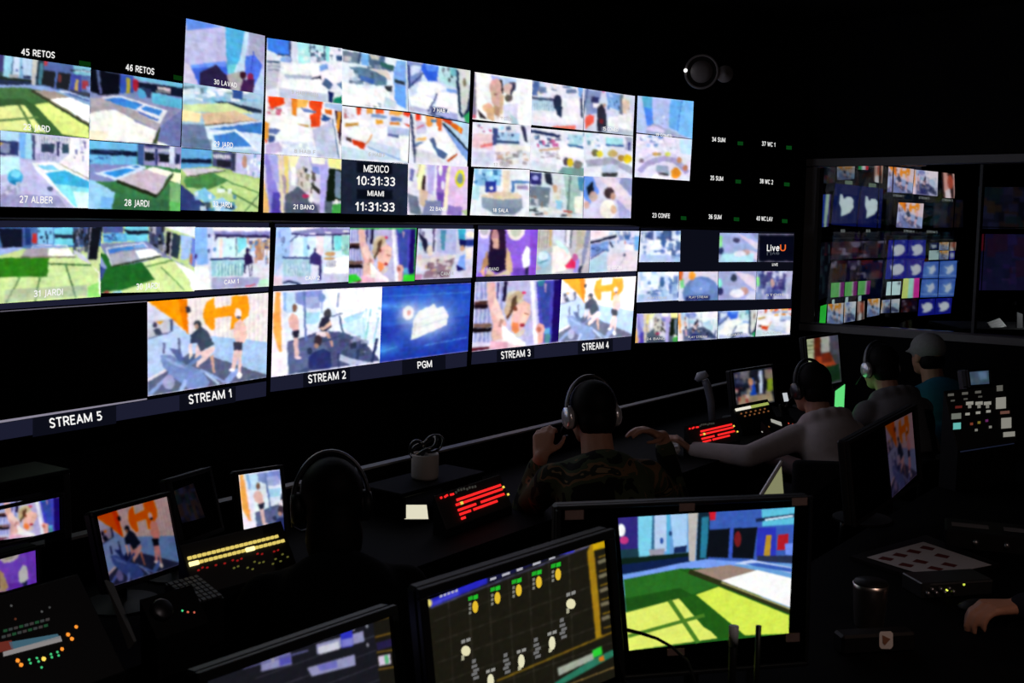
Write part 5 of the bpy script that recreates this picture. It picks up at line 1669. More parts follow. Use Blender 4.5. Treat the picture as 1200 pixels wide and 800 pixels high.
DZ, DZ2 = .72, .74
def monitor(label, C, yaw, tilt, W, H, roll=0.0, bezel=.014, ztop=DZ, shift=0.0, name='desk_monitor', group='monitors on the desks', depth=.03):
    d = flat_display(name, label, 'monitor', C, yaw, tilt, W, H, roll, depth, bezel, group); mount(d, H, bezel, ztop, shift); return d

# rack with two small screens at the left end
RK = [flat_display('rack_monitor', lb, 'monitor', C, 55.8, 0, .176, .09, 0, .05, .010, 'small rack monitors') for lb, C in
      (('upper small rack monitor at the left edge with the laughing woman', (-1.258, 2.839, .961)), ('lower small rack monitor at the left edge with a violet picture', (-1.319, 2.825, .819)))]
picts(RK[0], [('woman', [(-5, 590), (68.6, 582), (69.6, 624), (-4, 633)])], gain=.9, sat=1.15)
picts(RK[1], [('hairwoman', [(-44, 657), (41, 644), (42.5, 686), (-43, 701)])], gain=.42, sat=1.3)
rack = thing('equipment_rack', 'black table rack holding two small monitors at the left edge', 'rack', frame((-1.29, 2.87, .72), 55.8, 0)); bpy.context.view_layer.update()
for sx in (-.115, .115):
    bm = bmesh.new(); box(bm, (sx, .02, .17), (.02, .10, .34), .002); mesh('side_rail', bm, METAL, rack)
bm = bmesh.new(); box(bm, (0, .05, .008), (.25, .16, .016), .002); mesh('base_plate', bm, BLACK, rack)
bm = bmesh.new(); box(bm, (0, .05, .345), (.25, .16, .012), .002); mesh('top_plate', bm, BLACK, rack)

gm1 = monitor('tilted desk monitor at left showing the orange gym', (-.977, 2.851, .904), 60.9, -14.1, .238, .188, bezel=.012)
picts(gm1, [('gym', [(111, 606), (194.5, 580), (210, 662), (128.5, 688)])], gain=.36, sat=1.15, tint=(1, .80, .80), gam=1.75, busy=.6)
mn = monitor('narrow bright desk monitor with a man in shorts, left of the headset silhouette', (-.761, 3.327, .885), 40.4, -10.5, .140, .195, bezel=.012)
picts(mn, [('stream2', [(278, 556), (328.4, 549.7), (333, 623), (286, 631.6)])], crop=(0, 0, .42, 1), gain=1.0)
r1 = monitor('desk monitor with a mixed blue picture in front of the grey hoodie', (1.289, 5.843, .897), 45.9, -8.8, .385, .19)
picts(r1, [('mixer', [(857.5, 437), (904, 430), (907.5, 470.8), (862, 479.6)])], gain=.75, gam=1.35)
r2 = monitor('desk monitor with a pale list and red picture, below the glass partition', (1.772, 6.255, .996), 47.7, -7.9, .394, .272)
picts(r2, [('rundown', [(943, 398), (981.5, 392), (986, 447), (949, 455)])], gain=.55)

# second row monitors
gd = monitor('near monitor with the sunlit garden and pieces of tape on its bezel', (.348, 2.126, 1.04), 13.3, -2.2, .519, .333, -.4, .008, DZ2, shift=.05)
picts(gd, [('garden', [(724, 606.5), (930.6, 594), (923.7, 741.6), (737, 761.7)])], gain=1.0, sat=1.05, busy=.5, res=1.1)
TAPE = mat('beige_tape', (.30, .19, .16), .8, 0, .2, (60, .2))
def tape(px, py, w, h, nm='tape_strip'):
    P = unproject([(px-w, py-h), (px+w, py-h-.8), (px+w, py+h-.8), (px-w, py+h)], gd[1]+gd[2]*.0085, gd[2]); Mi = gd[0].matrix_world.inverted()
    bm = bmesh.new(); prism(bm, [Mi @ Vector(p) for p in P], (0, -.0006, 0)); mesh(nm, bm, TAPE, gd[0])
for t in ((673, 603.5, 11, 5.5), (805, 594.5, 9, 4.5), (937, 588, 9, 4.5), (929, 747, 8, 5), (792, 764, 10, 4)): tape(*t)
lt = monitor('near console screen with a dark grid of yellow and green fixture symbols', (.033, 1.835, 1.038), 37.8, -3.5, .391, .269, 4.2, .016, DZ2)
picts(lt, [('fixtures', [(501, 702.5), (706.6, 624.5), (720, 792.6), (511.2, 878)])], gain=.9, soft=1.0, busy=.6, res=1.1)
def mark(px, py, w, h, col, st, nm='symbol', d=lt): patch(d, nm, [(px-w, py-h+w*.35), (px+w, py-h-w*.35), (px+w, py+h-w*.35), (px-w, py+h+w*.35)], col, st, .0022)
def oval(px, py, w, h, col, st, nm='symbol', d=lt): patch(d, nm, [(px+w*math.cos(a), py+h*math.sin(a)) for a in np.linspace(6.283, 0, 13)[:-1]], col, st, .0023)
for i, (x, y) in enumerate(((553.5, 700.5), (579.5, 690), (604.5, 681), (628, 671.5), (650.5, 662.5))):
    mark(x-3, y, 2.6, 2.2, (.02, .55, .03), .7); mark(x+3, y-1.5, 2.6, 2.4, (.02, .6, .03), .8); oval(x+2.5, y+10, 3.4, 7, (.85, .55, .03), .9)
    for k in range(3): mark(x-3.5, y+7+k*5, 1.3, 1.6, (.4, .4, .34), .5)
for x, y in ((545, 757), (668, 702)):
    mark(x-3, y-6, 2.2, 2.0, (.4, .4, .38), .6); mark(x+3, y-8, 2.4, 2.0, (.4, .4, .38), .6); oval(x, y+5, 5.5, 6, (.85, .8, .5), .9); mark(x-3.5, y+13, 1.6, 3, (.6, .58, .4), .6)
for x, y in ((556, 783), (593, 776), (628.5, 758), (659, 735)):
    mark(x-1.5, y-9, 2.2, 2.2, (.3, .3, .3), .5)
    for k in range(4): mark(x+(k % 2)*2-1, y-3+k*4.5, 3.2, 1.7, (.3, .3, .3), .5)
for x, y in ((574, 795), (610, 772), (646, 751)):
    mark(x-3, y-9, 2.2, 1.8, (.45, .45, .42), .6); mark(x+3, y-11, 2.4, 1.8, (.45, .45, .42), .6); oval(x, y+2, 3.8, 8, (.85, .82, .55), .9); mark(x-2, y+10, 1.8, 2.5, (.7, .68, .45), .7)
for k, x in enumerate((577, 592, 608, 628, 646)):
    y = 677.5-(x-577)*.352; mark(x, y, 3.5+(k % 2), 1.3, (.75, .75, .85), .6, 'tab_label')
for k in range(5): mark(516+k*4.5, 698-k*1.6, 1.6, 1.4, (.6, .6, .9), .6, 'tab_label')
ls = monitor('nearest console screen with a dark cue list, at the bottom edge', (-.313, 1.68, .998), 49.5, -8.2, .362, .173, 0, .016, DZ2)
picts(ls, [('cues', [(240, 797), (455, 722), (466, 840), (253, 935)])], gain=.8, soft=1.1, busy=.6, res=1.1)
ob = monitor('wide second row monitor seen from the side, dim gym picture at its right end', (1.284, 3.736, .953), 49, -5.2, .561, .262, 5.2, .012, DZ2)
picts(ob, [('gym', [(1037, 499), (1068, 483), (1074, 556), (1045, 583)])], gain=.09, sat=1.1, tint=(1, .62, .75), gam=1.2, busy=.5)
# ---------------------------------------------------------------- panels, keypads and small things on the desks
def wedge(name, label, cat, C, yaw, tilt, roll, W, H, ztop, group=None, material=BLACK):
    """sloping control panel; its face lies in the local x-z plane"""
    M = frame(C, yaw, tilt, roll); root = thing(name, label, cat, M, group); bpy.context.view_layer.update(); Mi = M.inverted()
    c = [M @ Vector(p) for p in ((-W/2, 0, H/2), (W/2, 0, H/2), (W/2, 0, -H/2), (-W/2, 0, -H/2))]
    f = [Vector((p.x, p.y, ztop)) for p in c]
    bm = bmesh.new(); a = [bm.verts.new(Mi @ p) for p in c]; b = [bm.verts.new(Mi @ p) for p in f]
    bm.faces.new(a); bm.faces.new(b[::-1])
    for i in range(4): bm.faces.new((a[(i+1) % 4], a[i], b[i], b[(i+1) % 4]))
    bmesh.ops.recalc_face_normals(bm, faces=bm.faces); mesh('body', bm, material, root); return root

RED = emissive('key_red', (1, .02, .02), 1.1); REDD = emissive('key_red_dim', (1, .03, .03), .25); GRNK = emissive('key_green', (.1, 1, .2), .5); YELK = emissive('key_yellow', (1, .75, .1), .9)
WHK = emissive('key_white', (1, .95, .8), .8); CAPK = mat('key_cap', (.03, .03, .032), .5, 0, .4)
def keys(root, spots, size, material, name='key_row', h=.006):
    bm = bmesh.new()
    for x, z in spots: box(bm, (x, -h/2, z), (size[0], h, size[1]), .0008)
    o = mesh(name, bm, material, root); o['kind'] = 'stuff'; return o
def red_pad(label, C, yaw, tilt):
    W, H = .392, .122; r = wedge('red_keypad', label, 'keypad', C, yaw, tilt, 0, W, H, DZ, 'red lit keypads of the front desk')
    x0 = -.10; pit = .0135; sz = (.0088, .0085)
    bm = bmesh.new(); box(bm, (0, .001, 0), (W-.004, .004, H-.004), .001); mesh('face_plate', bm, CAPK, r)
    rows = [(.022, range(1, 21)), (.007, range(0, 21)), (-.012, list(range(0, 8))+list(range(10, 21))), (-.027, list(range(0, 5))+list(range(6, 17))), (-.042, (0, 1))]
    keys(r, [(x0+i*pit, z) for z, ii in rows for i in ii if not (z == .007 and i == 2)], sz, RED)
    keys(r, [(x0+2*pit, .007)], (.013, .010), YELK, 'lit_key'); keys(r, [(x0+21.2*pit, .012), (x0+22*pit, -.018)], (.008, .008), YELK, 'lit_key')
    rg = random.Random(4)
    keys(r, [(-.165+i*.011, .048+rg.uniform(-.004, .004)) for i in range(0, 7) if i % 3 != 1], (.007, .007), RED, 'symbol_row')
    keys(r, [(-.08+i*.016, .048+rg.uniform(-.004, .004)) for i in range(0, 8)], (.006, .008), mat('key_grey_lit', (.0, .0, .0), .5, 0, .2, None, (.3, .3, .25), .12), 'symbol_row')
    return r
red_pad('red lit keypad on the front desk, left of the camouflage jacket', (-.123, 3.739, .798), 56.9, -27.1)
red_pad('red lit keypad on the front desk under the hands of the grey hoodie', (.934, 5.053, .796), 47.4, -27.6)

# yellow lit switcher panel by the narrow monitor
sw = wedge('switcher_panel', 'switcher panel with two rows of yellow lit keys below the narrow monitor', 'panel', (-.708, 2.844, .866), 48.9, -31.8, 0, .32, .14, DZ)
bm = bmesh.new(); box(bm, (0, .001, 0), (.316, .004, .136), .001); mesh('face_plate', bm, CAPK, sw)
AMB = emissive('key_amber', (1, .78, .18), .75); AMBH = emissive('key_amber_hot', (1, .85, .35), 1.6)
keys(sw, [(-.143+i*.0142, .030) for i in range(20)], (.0105, .008), AMB); keys(sw, [(-.143+i*.0142, .014) for i in range(21) if i not in (0, 1, 12, 13)], (.0105, .008), AMB)
keys(sw, [(-.143, .014), (-.129, .014), (.028, .014), (.042, .014)], (.013, .011), AMBH, 'lit_key')
rg = random.Random(9)
keys(sw, [(-.13+i*.013, -.005+rg.uniform(-.004, .004)) for i in range(20) if rg.random() < .5], (.005, .004), REDD, 'lamp_row')
keys(sw, [(-.03+i*.013, -.03+rg.uniform(-.01, .01)) for i in range(14) if rg.random() < .5], (.005, .004), mat('key_olive', (0, 0, 0), .5, 0, .2, None, (.5, .5, .1), .2), 'lamp_row')
# small panel strip by the mixed blue monitor
sp_ = wedge('switcher_panel', 'narrow panel with a bright yellow strip below the mixed blue monitor', 'panel', tuple(at(885, 485, 5.62)), 46, -32, 0, .34, .13, DZ)
keys(sp_, [(-.14+i*.028, .040) for i in range(5)], (.024, .014), WHK); keys(sp_, [(.0+i*.028, .040) for i in range(6)], (.024, .014), mat('key_lime', (0, 0, 0), .5, 0, .2, None, (.75, .9, .2), .45))
keys(sp_, [(-.12+i*.022, .016-.016*(i % 2)) for i in range(12)], (.008, .007), mat('key_brown', (0, 0, 0), .5, 0, .2, None, (.8, .3, .1), .25), 'lamp_row')

# left console with level LEDs
lc = wedge('sound_console', 'sound console with orange and green lamps in the lower left corner', 'console', tuple(at(45, 752, 2.32)), 55, -42, 0, .30, .25, DZ)
bm = bmesh.new(); box(bm, (0, .001, 0), (.296, .004, .246), .001); mesh('face_plate', bm, CAPK, lc)
def on_panel(root, pts, off=0.0):
    M = root.matrix_world; n = -(M.to_3x3() @ Vector((0, 1, 0))); Mi = M.inverted()
    return [Mi @ Vector(p) for p in unproject(pts, M.translation+n*off, n)]
def lamp(root, px, py, r, col, st, name='lamp'):
    p = on_panel(root, [(px, py)])[0]
    bm = bmesh.new(); bmesh.ops.create_icosphere(bm, subdivisions=1, radius=r, matrix=Matrix.Translation(p+Vector((0, -.001, 0))) @ Matrix.Diagonal((1, .5, 1, 1)))
    return mesh(name, bm, emissive('lamp_%d_%d_%d_%d' % (*[int(c*100) for c in col], int(st*100)), col, st), root, True)
OR_, GR_, YE_ = (1, .30, .03), (.1, 1, .35), (1, .7, .1)
for x, y, r, c in ((89, 734.5, .0045, OR_), (79.5, 743.5, .005, OR_), (84, 748.5, .005, OR_), (72.5, 760.5, .0045, OR_), (20.5, 774, .005, OR_), (24.5, 779, .005, OR_), (51, 772, .0055, YE_)): lamp(lc, x, y, r, c, 1.1)
for x, y in ((34, 773), (35.5, 777), (43, 771), (45, 775), (59.5, 766.5), (60.5, 770), (67, 764), (68.5, 768), (48.5, 782)): lamp(lc, x, y, .003, GR_, .55)
def quad_on(root, name, q, material, th=.003):
    bm = bmesh.new(); prism(bm, on_panel(root, q), (0, -th, 0)); return mesh(name, bm, material, root)
E1 = lambda c, s: mat('faint_%02x%02x%02x_%d' % (*[int(v*255) for v in c], int(s*1000)), (.01, .01, .01), .5, 0, .2, None, c, s)
quad_on(lc, 'scribble_strip', zq(0, 540, 3.075, '10,690 215,632 222,650 12,705'), E1((.8, .75, .75), .30))
quad_on(lc, 'fader_bank', zq(0, 540, 3.075, '30,655 205,625 215,640 40,680'), E1((.2, .5, .7), .22)); quad_on(lc, 'fader_bank', zq(0, 540, 3.075, '-30,660 40,648 46,680 -30,696'), E1((.7, .12, .08), .18))
for i in range(9):
    for j in range(2):
        x = 5+i*19+j*6; y = 632-i*5+j*(-22)
        quad_on(lc, 'meter', zq(0, 540, 3.075, '%d,%d %d,%d %d,%d %d,%d' % (x, y, x+13, y-3, x+14, y+5, x+1, y+8)), E1(((.3, .35, .35), (.1, .5, .2), (.35, .3, .3))[(i*2+j) % 3], .12))
for x, y, c in ((40, 522, (.6, .6, .6)), (150, 543, (.6, .6, .6)), (55, 570, (.7, .2, .1)), (178, 528, (.4, .4, .4))): lamp(lc, x/3.075, 540+y/3.075, .003, c, .12)

# grey board standing under the gym monitor
bm = bmesh.new(); q = [at(122, 680, 2.62), at(130, 684, 2.62), at(157, 752, 2.5), at(150, 758, 2.5)]
q = [Vector(p) for p in q]; q[2].z = max(q[2].z, DZ); q[3].z = max(q[3].z-.004, DZ)
prism(bm, q, (.004, .006, 0)); tag(mesh('grey_board', bm, mat('grey_board_paint', (.16, .155, .15), .7, 0, .3, (20, .2))), 'narrow grey board leaning at the desk below the gym monitor', 'board')
# intercom with a jog knob
jg = wedge('jog_controller', 'small black controller with a round knob and three tiny lamps', 'controller', tuple(at(205, 716, 2.55)), 52, -40, 0, .14, .10, DZ)
p = on_panel(jg, [(188, 716)])[0]; bm = bmesh.new(); lathe(bm, [(.026, 0), (.026, .012), (.022, .016), (0, .016)], 24, Matrix.Translation(p) @ Matrix.Rotation(math.pi/2, 4, 'X')); mesh('knob', bm, METAL, jg, True)
for x, y, c, s in ((213.5, 715.5, GR_, .8), (220, 717, (1, .2, .1), .8), (227.5, 717.5, (1, .2, .12), .6), (191, 719.5, (.8, .9, .8), .3)): lamp(jg, x, y, .0028, c, s)
kb2 = wedge('keyboard', 'dim grey keyboard beside the jog controller, under the yellow lit keys', 'keyboard', tuple(at(228, 692, 2.72)), 50, -75, 0, .09, .12, DZ)
keys(kb2, [(-.036+i*.0145, -.048+j*.016) for i in range(6) for j in range(7)], (.012, .013), mat('key_grey', (.10, .10, .11), .5, 0, .4), 'keys')

# dim spare monitor behind the gym monitor
dm = monitor('dark tilted spare monitor behind the orange gym monitor', (-.905, 3.12, .93), 66, -14, .16, .17, 0, .012)
picts(dm, [('dimwall', [(203, 575), (226, 566), (240, 606), (213, 613)])], gain=.5, busy=.3)

# pale jar of cables on a low riser against the rear rail
jc = at(498, 560, 4.05)
rs = thing('desk_riser', 'low black riser on the front desk under the grey jar', 'riser', Matrix.Translation((jc.x, jc.y, DZ)) @ Matrix.Rotation(math.atan2(ROW.y, ROW.x), 4, 'Z')); bpy.context.view_layer.update()
bm = bmesh.new(); box(bm, (0, 0, (jc.z-DZ)-.008), (.46, .20, .016), .003); mesh('top_plate', bm, LAMIN, rs)
for sx in (-.21, .21):
    bm = bmesh.new(); box(bm, (sx, 0, (jc.z-DZ)/2-.008), (.016, .19, jc.z-DZ-.016), .002); mesh('side_panel', bm, LAMIN, rs)
jar = thing('storage_jar', 'pale grey jar with dark glossy cable loops on top, on the front desk riser', 'jar', jc)
bm = bmesh.new(); lathe(bm, [(0, 0), (.046, 0), (.05, .01), (.05, .088), (.048, .092), (.045, .088), (.045, .012), (0, .012)], 28); mesh('body', bm, mat('frosted_plastic', (.42, .39, .38), .5, 0, .4, (12, .1)), jar, True)
CABLE = mat('glossy_black_cable', (.02, .02, .022), .18, 0, .8)
bm = bmesh.new()
tube(bm, [(.045*math.cos(a)-.004, .03*math.sin(a), .115+.028*math.sin(a+1)+.006*math.sin(3*a)) for a in np.linspace(0, 6.28, 24)[:-1]], .0075, 8, True)
tube(bm, [(.03+.035*math.cos(a), .02*math.sin(a), .128+.028*math.sin(a+.3)) for a in np.linspace(0, 6.28, 20)[:-1]], .005, 8, True)
tube(bm, [(-.03+.025*math.cos(a), .0, .105+.032*math.sin(a)) for a in np.linspace(0, 6.28, 16)[:-1]], .007, 8, True)
cb = tag(mesh('cable_coil', bm, CABLE, None, True), 'glossy black cable coil heaped in the grey jar', 'cable'); cb.location = jc
def on_desk1(px, py, z): D = at(px, py, 1)-EYEV; return EYEV+D*((z-EYE)/D.z)
ps = thing('tablet', 'small tablet with a plain cream lit screen right of the leftmost headset silhouette', 'tablet', Vector((0, 0, 0)))
tq_ = [on_desk1(*p, DZ+.009) for p in ((470, 591.5), (500, 591.5), (502, 608), (473, 608))]; cc = sum(tq_, Vector())/4
bm = bmesh.new(); prism(bm, tq_, (0, 0, .0006)); mesh('screen', bm, emissive('cream_screen', (1, .95, .72), .75), ps)
bm = bmesh.new(); prism(bm, [cc+(p-cc)*1.12-Vector((0, 0, .008)) for p in tq_], (0, 0, .0075)); mesh('housing', bm, BLACK, ps)
# gooseneck microphone standing on the front desk
mb = at(836, 492, 5.5)
mk = thing('desk_microphone', 'slender leaning microphone with a bent pale grey head, beside the mixed blue monitor', 'microphone', Vector((mb.x, mb.y, DZ)))
pt = lambda px, py: at(px, py, (mb-EYEV).dot(FWD))-Vector((mb.x, mb.y, DZ))
bm = bmesh.new(); lathe(bm, [(0, 0), (.045, 0), (.045, .012), (.02, .022), (0, .022)], 24); mesh('base', bm, BLACK, mk, True)
bm = bmesh.new(); tube(bm, [Vector((0, 0, .02)), pt(833, 470), pt(829, 452), pt(826, 445)], [.016, .019, .020, .018], 14); mesh('stem', bm, mat('smoky_plastic', (.16, .17, .20), .35, 0, .5), mk, True)
bm = bmesh.new(); tube(bm, [pt(827, 443), pt(825, 440), pt(820, 441), pt(816, 446)], [.020, .026, .023, .012], 14); mesh('head', bm, mat('grey_cap', (.35, .37, .42), .5, 0, .4), mk, True)
# small lit phone and intercom lamps between the mixed blue monitor and the grey hoodie
lph = thing('phone', 'tiny bright phone screen just left of the headset over the grey hoodie', 'phone', frame(tuple(at(921, 467, 5.62)), 30, -20)); bpy.context.view_layer.update()
bm = bmesh.new(); box(bm, (0, .005, 0), (.052, .008, .075), .002); mesh('housing', bm, BLACK, lph)
bm = bmesh.new(); box(bm, (0, 0, .008), (.030, .002, .044)); mesh('screen', bm, emissive('phone_screen', (.85, .9, .95), .6), lph)
bm = bmesh.new(); box(bm, (0, .03, -.10), (.05, .02, .16), .004); mesh('holder', bm, BLACK, lph)
icp = wedge('intercom_panel', 'low intercom panel with one pale key and red lamps in front of the grey hoodie', 'intercom', tuple(at(918, 500, 5.36)), 46, -50, 0, .26, .12, DZ)
quad_on(icp, 'lit_key', [(903, 491), (915, 495), (916, 499), (904, 494.5)], E1((.9, .9, .8), .4))
for x, y, c, k in ((924, 496, (1, .1, .05), .5), (929, 497, (1, .1, .05), .35), (893, 506, (.9, .9, .8), .4), (901, 500, (1, .4, .1), .25)): lamp(icp, x, y, .005, c, k)
# crumpled napkin
bm = bmesh.new(); bmesh.ops.create_icosphere(bm, subdivisions=3, radius=.04); rg = random.Random(3)
for v in bm.verts: v.co *= 1+rg.uniform(-.22, .22)
for v in bm.verts: v.co.z = v.co.z*.9
nc = at(787, 518, 5.0); o = mesh('napkin', bm, mat('napkin_paper', (.75, .75, .78), .9, 0, .2, (30, .1))); o.location = (nc.x, nc.y, DZ+.036); tag(o, 'crumpled pale napkin beside the raised left hand', 'napkin')
# green lit laptop
lp = thing('laptop', 'open laptop with a bright green screen edge, right of the pale list monitor', 'laptop', frame(tuple(at(988, 455, 5.75)), 64, 0)); lp.location.z = DZ; bpy.context.view_layer.update()
bm = bmesh.new(); box(bm, (0, -.10, .008), (.30, .20, .016), .003); mesh('base', bm, BLACK, lp)
bm = bmesh.new(); box(bm, (0, .02, .115), (.30, .008, .20), .003); mesh('lid', bm, BLACK, lp)
bm = bmesh.new(); box(bm, (0, .0145, .115), (.28, .002, .18)); mesh('screen', bm, emissive('green_screen', (.15, .9, .25), .8), lp)
bm = bmesh.new()
for i in range(12):
    for j in range(5): box(bm, (-.125+i*.0227, -.06-j*.02, .0175), (.019, .016, .003))
o = mesh('keys', bm, CAPK, lp); o['kind'] = 'stuff'

# tablet leaning behind the near garden monitor, only its upper corner shows
tq = [at(916, 541, 2.52), at(920, 590, 2.50), at(908, 672, 2.44), at(866, 622, 2.42)]
lo_ = min(p.z for p in tq); tq = [p+Vector((0, 0, DZ2+.012-lo_)) if False else p for p in tq]
tl = thing('tablet', 'leaning tablet with a pale metal edge behind the top right corner of the garden monitor', 'tablet', Vector((.62, 2.55, DZ2)))
bm = bmesh.new(); n_ = (tq[1]-tq[0]).cross(tq[3]-tq[0]).normalized(); n_ = n_ if n_.y > 0 else -n_
prism(bm, [p-tl.location+n_*.001 for p in tq], n_*.010); mesh('housing', bm, BLACK, tl)
bm = bmesh.new(); cc = sum(tq, Vector())/4; prism(bm, [cc+(p-cc)*.96-tl.location for p in tq], n_*.001); mesh('screen', bm, emissive('tablet_screen', (.72, .74, .38), .30), tl)
bm = bmesh.new(); tube(bm, [tq[0]-tl.location, tq[3]-tl.location], .0045, 6); mesh('metal_edge', bm, ALU, tl)
bm = bmesh.new(); mid = (tq[2]+tq[3])/2+n_*.01; tube(bm, [mid-tl.location, Vector((mid.x, mid.y, DZ2))-tl.location], .008, 8); tube(bm, [(tq[1]+tq[2])/2+n_*.012-tl.location, Vector(((tq[1].x+tq[2].x)/2+n_.x*.1, (tq[1].y+tq[2].y)/2+n_.y*.1, DZ2))-tl.location], .008, 8); mesh('stand', bm, METAL, tl)

# right hand control panel with lit keys, on the second desk
cp = wedge('control_panel', 'upright control panel with white and cyan lit keys at right', 'panel', (1.865, 4.346, 1.01), 30.2, -19.7, 0, .364, .235, DZ2)
bm = bmesh.new(); box(bm, (0, .001, 0), (.36, .004, .231), .001); mesh('face_plate', bm, CAPK, cp)
ZP = lambda t: zq(940, 380, 3.635, t)
def pk(cx, cy, w, h, c, s, nm='lit_key'):
    w, h = w*.86, h*.86; quad_on(cp, nm, ZP('%g,%g %g,%g %g,%g %g,%g' % (cx-w, cy-h+w*.08, cx+w, cy-h-w*.08, cx+w, cy+h-w*.08, cx-w, cy+h+w*.08)), E1(c, s*.62))
WH = (.95, .92, .8)
pk(658, 433, 18, 16, (.25, .95, .85), .75); pk(655, 391, 23, 14, (.6, .65, .55), .35)
for x in (712, 752, 788): pk(x, 336, 17, 8, WH, .42); pk(x, 348, 7, 10, WH, .30)
for x in (703, 748, 792): pk(x, 382-(x-703)*.13, 10, 6, WH, .45)
for x in (632, 692, 748): pk(x, 300-(x-632)*.1, 14, 6, WH, .14)
for x, y in ((640, 325), (695, 318), (757, 308)): pk(x, y, 9, 4, WH, .10)
pk(665, 352, 16, 6, (.8, .1, .08), .18)
pk(845, 335, 24, 28, WH, .40); pk(840, 272, 14, 14, WH, .16); pk(868, 420, 24, 26, WH, .38); pk(880, 468, 28, 12, WH, .38); pk(862, 375, 22, 7, (.9, .4, .3), .22)
for x, y, c in ((720, 424, (.9, .2, .1)), (752, 418, (.9, .7, .1)), (785, 410, (.6, .1, .5)), (740, 450, WH), (800, 437, WH)): pk(x, y, 6, 6, c, .3, 'lamp')
quad_on(cp, 'lower_edge_glow', ZP('672,540 900,505 902,509 674,545'), E1((.15, .2, .45), .05))  # faint blue sheen put into the panel edge as emission; no lamp there
ss = monitor('small blue-grey screen behind the control panel at right', (2.021, 4.759, 1.112), 29.4, -12.3, .13, .06, 0, .008, DZ2)
picts(ss, [('bluegrey', [(1134, 436), (1158, 434), (1159, 449.5), (1136, 451)])], gain=.45)

# script sheet on the second desk, with red marks
def on_desk2(px, py, z=DZ2): D = at(px, py, 1)-EYEV; return EYEV+D*((z-EYE)/D.z)
PAPER = mat('script_paper', (.50, .48, .50), .8, 0, .2, (12, .06))
sh = thing('script_sheet', 'large printed sheet with red marks on the second desk at right', 'sheet', Vector((0, 0, 0)))
q = [on_desk2(*p, DZ2+.012) for p in ((1016, 653), (1082, 635), (1162, 662), (1090, 676))]
bm = bmesh.new(); prism(bm, q, (0, 0, .0012)); mesh('paper', bm, PAPER, sh)
INK = mat('red_print', (.12, .02, .018), .8, 0, .2); 
for (a, b) in ((.12, .2), (.36, .2), (.6, .2), (.84, .2), (.12, .52), (.36, .52), (.75, .5), (.3, .8), (.55, .78)):
    def bl(a, b): return (q[0]*(1-a)+q[1]*a)*(1-b)+(q[3]*(1-a)+q[2]*a)*b
    bm = bmesh.new(); prism(bm, [bl(a-.075, b-.06)+Vector((0, 0, .0013)), bl(a+.04, b-.10)+Vector((0, 0, .0013)), bl(a+.08, b+.05)+Vector((0, 0, .0013)), bl(a-.02, b+.09)+Vector((0, 0, .0013))], (0, 0, .0006)); mesh('printed_mark', bm, INK, sh)
tr = thing('paper_tray', 'flat black tray under the printed sheet', 'tray', Vector((0, 0, 0)))
qq = [on_desk2(*p) for p in ((996, 655), (1085, 630), (1172, 664), (1090, 686))]
bm = bmesh.new(); prism(bm, qq, (0, 0, .010)); mesh('tray_plate', bm, BLACK, tr)
# device with two yellow lamps at the edge of the sheet
dv = wedge('audio_interface', 'small device with two yellow-green lamps by the printed sheet', 'device', tuple(on_desk2(1122, 690, DZ2+.022)), 12, 0, 0, .22, .044, DZ2-.0)
for c in list(dv.children): bpy.data.objects.remove(c)
bm = bmesh.new(); box(bm, (0, .05, 0), (.22, .10, .044), .003); mesh('body', bm, METAL, dv)
bm = bmesh.new(); box(bm, (0.01, -.002, .018), (.19, .003, .004)); mesh('trim_edge', bm, ALU, dv)
lamp(dv, 1109.5, 691, .0045, (.85, 1, .1), 1.3); lamp(dv, 1129.5, 684.5, .004, (.85, 1, .1), .8)
for i in range(7):
    bm = bmesh.new(); lathe(bm, [(0, 0), (.0065, 0), (.005, .012), (0, .012)], 12, Matrix.Translation((-.095+i*.013, -.001, -.004+.01*(i % 2))) @ Matrix.Rotation(math.pi/2, 4, 'X')); mesh('knob', bm, ALU, dv, True)
# steel tumbler
tp = on_desk2(1018, 733)
tb = thing('steel_tumbler', 'glossy dark steel tumbler on the second desk, left of the printed sheet', 'tumbler', Vector((tp.x, tp.y, DZ2)))
bm = bmesh.new(); lathe(bm, [(0, 0), (.034, 0), (.036, .004), (.043, .10), (.044, .112), (.041, .113), (.034, .01), (0, .008)], 32); mesh('body', bm, mat('tumbler_steel', (.75, .70, .68), .30, 1.0, .5), tb, True)
bm = bmesh.new(); lathe(bm, [(0, .118), (.040, .118), (.043, .112), (.0, .108)], 32); mesh('lid', bm, BLACK, tb, True)
# black box with a white emblem tag, in front of the tumbler
bx = thing('black_box', 'black hardware box with a small white emblem tag at lower right', 'box', frame(tuple(on_desk2(1030, 766)), 10, 0)); bx.location.z = DZ2; bpy.context.view_layer.update()
bm = bmesh.new(); box(bm, (0, .025, .024), (.19, .05, .048), .006); mesh('body', bm, BLACK, bx)
E1W = mat('tag_white', (.85, .80, .78), .6, 0, .3)
M_ = bx.matrix_world; Mi_ = M_.inverted(); n_ = -(M_.to_3x3() @ Vector((0, 1, 0))); C_ = M_ @ Vector((0, -.0012, .024))
def tagq(pts, m, nm, off):
    bm = bmesh.new(); prism(bm, [Mi_ @ Vector(p) for p in unproject(pts, C_+n_*off, n_)], (0, .0008, 0)); mesh(nm, bm, m, bx)
tagq([(1032, 740), (1044, 739.5), (1046.5, 742), (1046.5, 757), (1044, 760), (1033, 760), (1030.5, 757), (1030.5, 742.5)], E1W, 'emblem_tag', 0)
tagq([(1034, 744), (1043.5, 748.5), (1037, 756), (1034.5, 753)], mat('tag_brown', (.30, .13, .07), .7), 'emblem', .001)

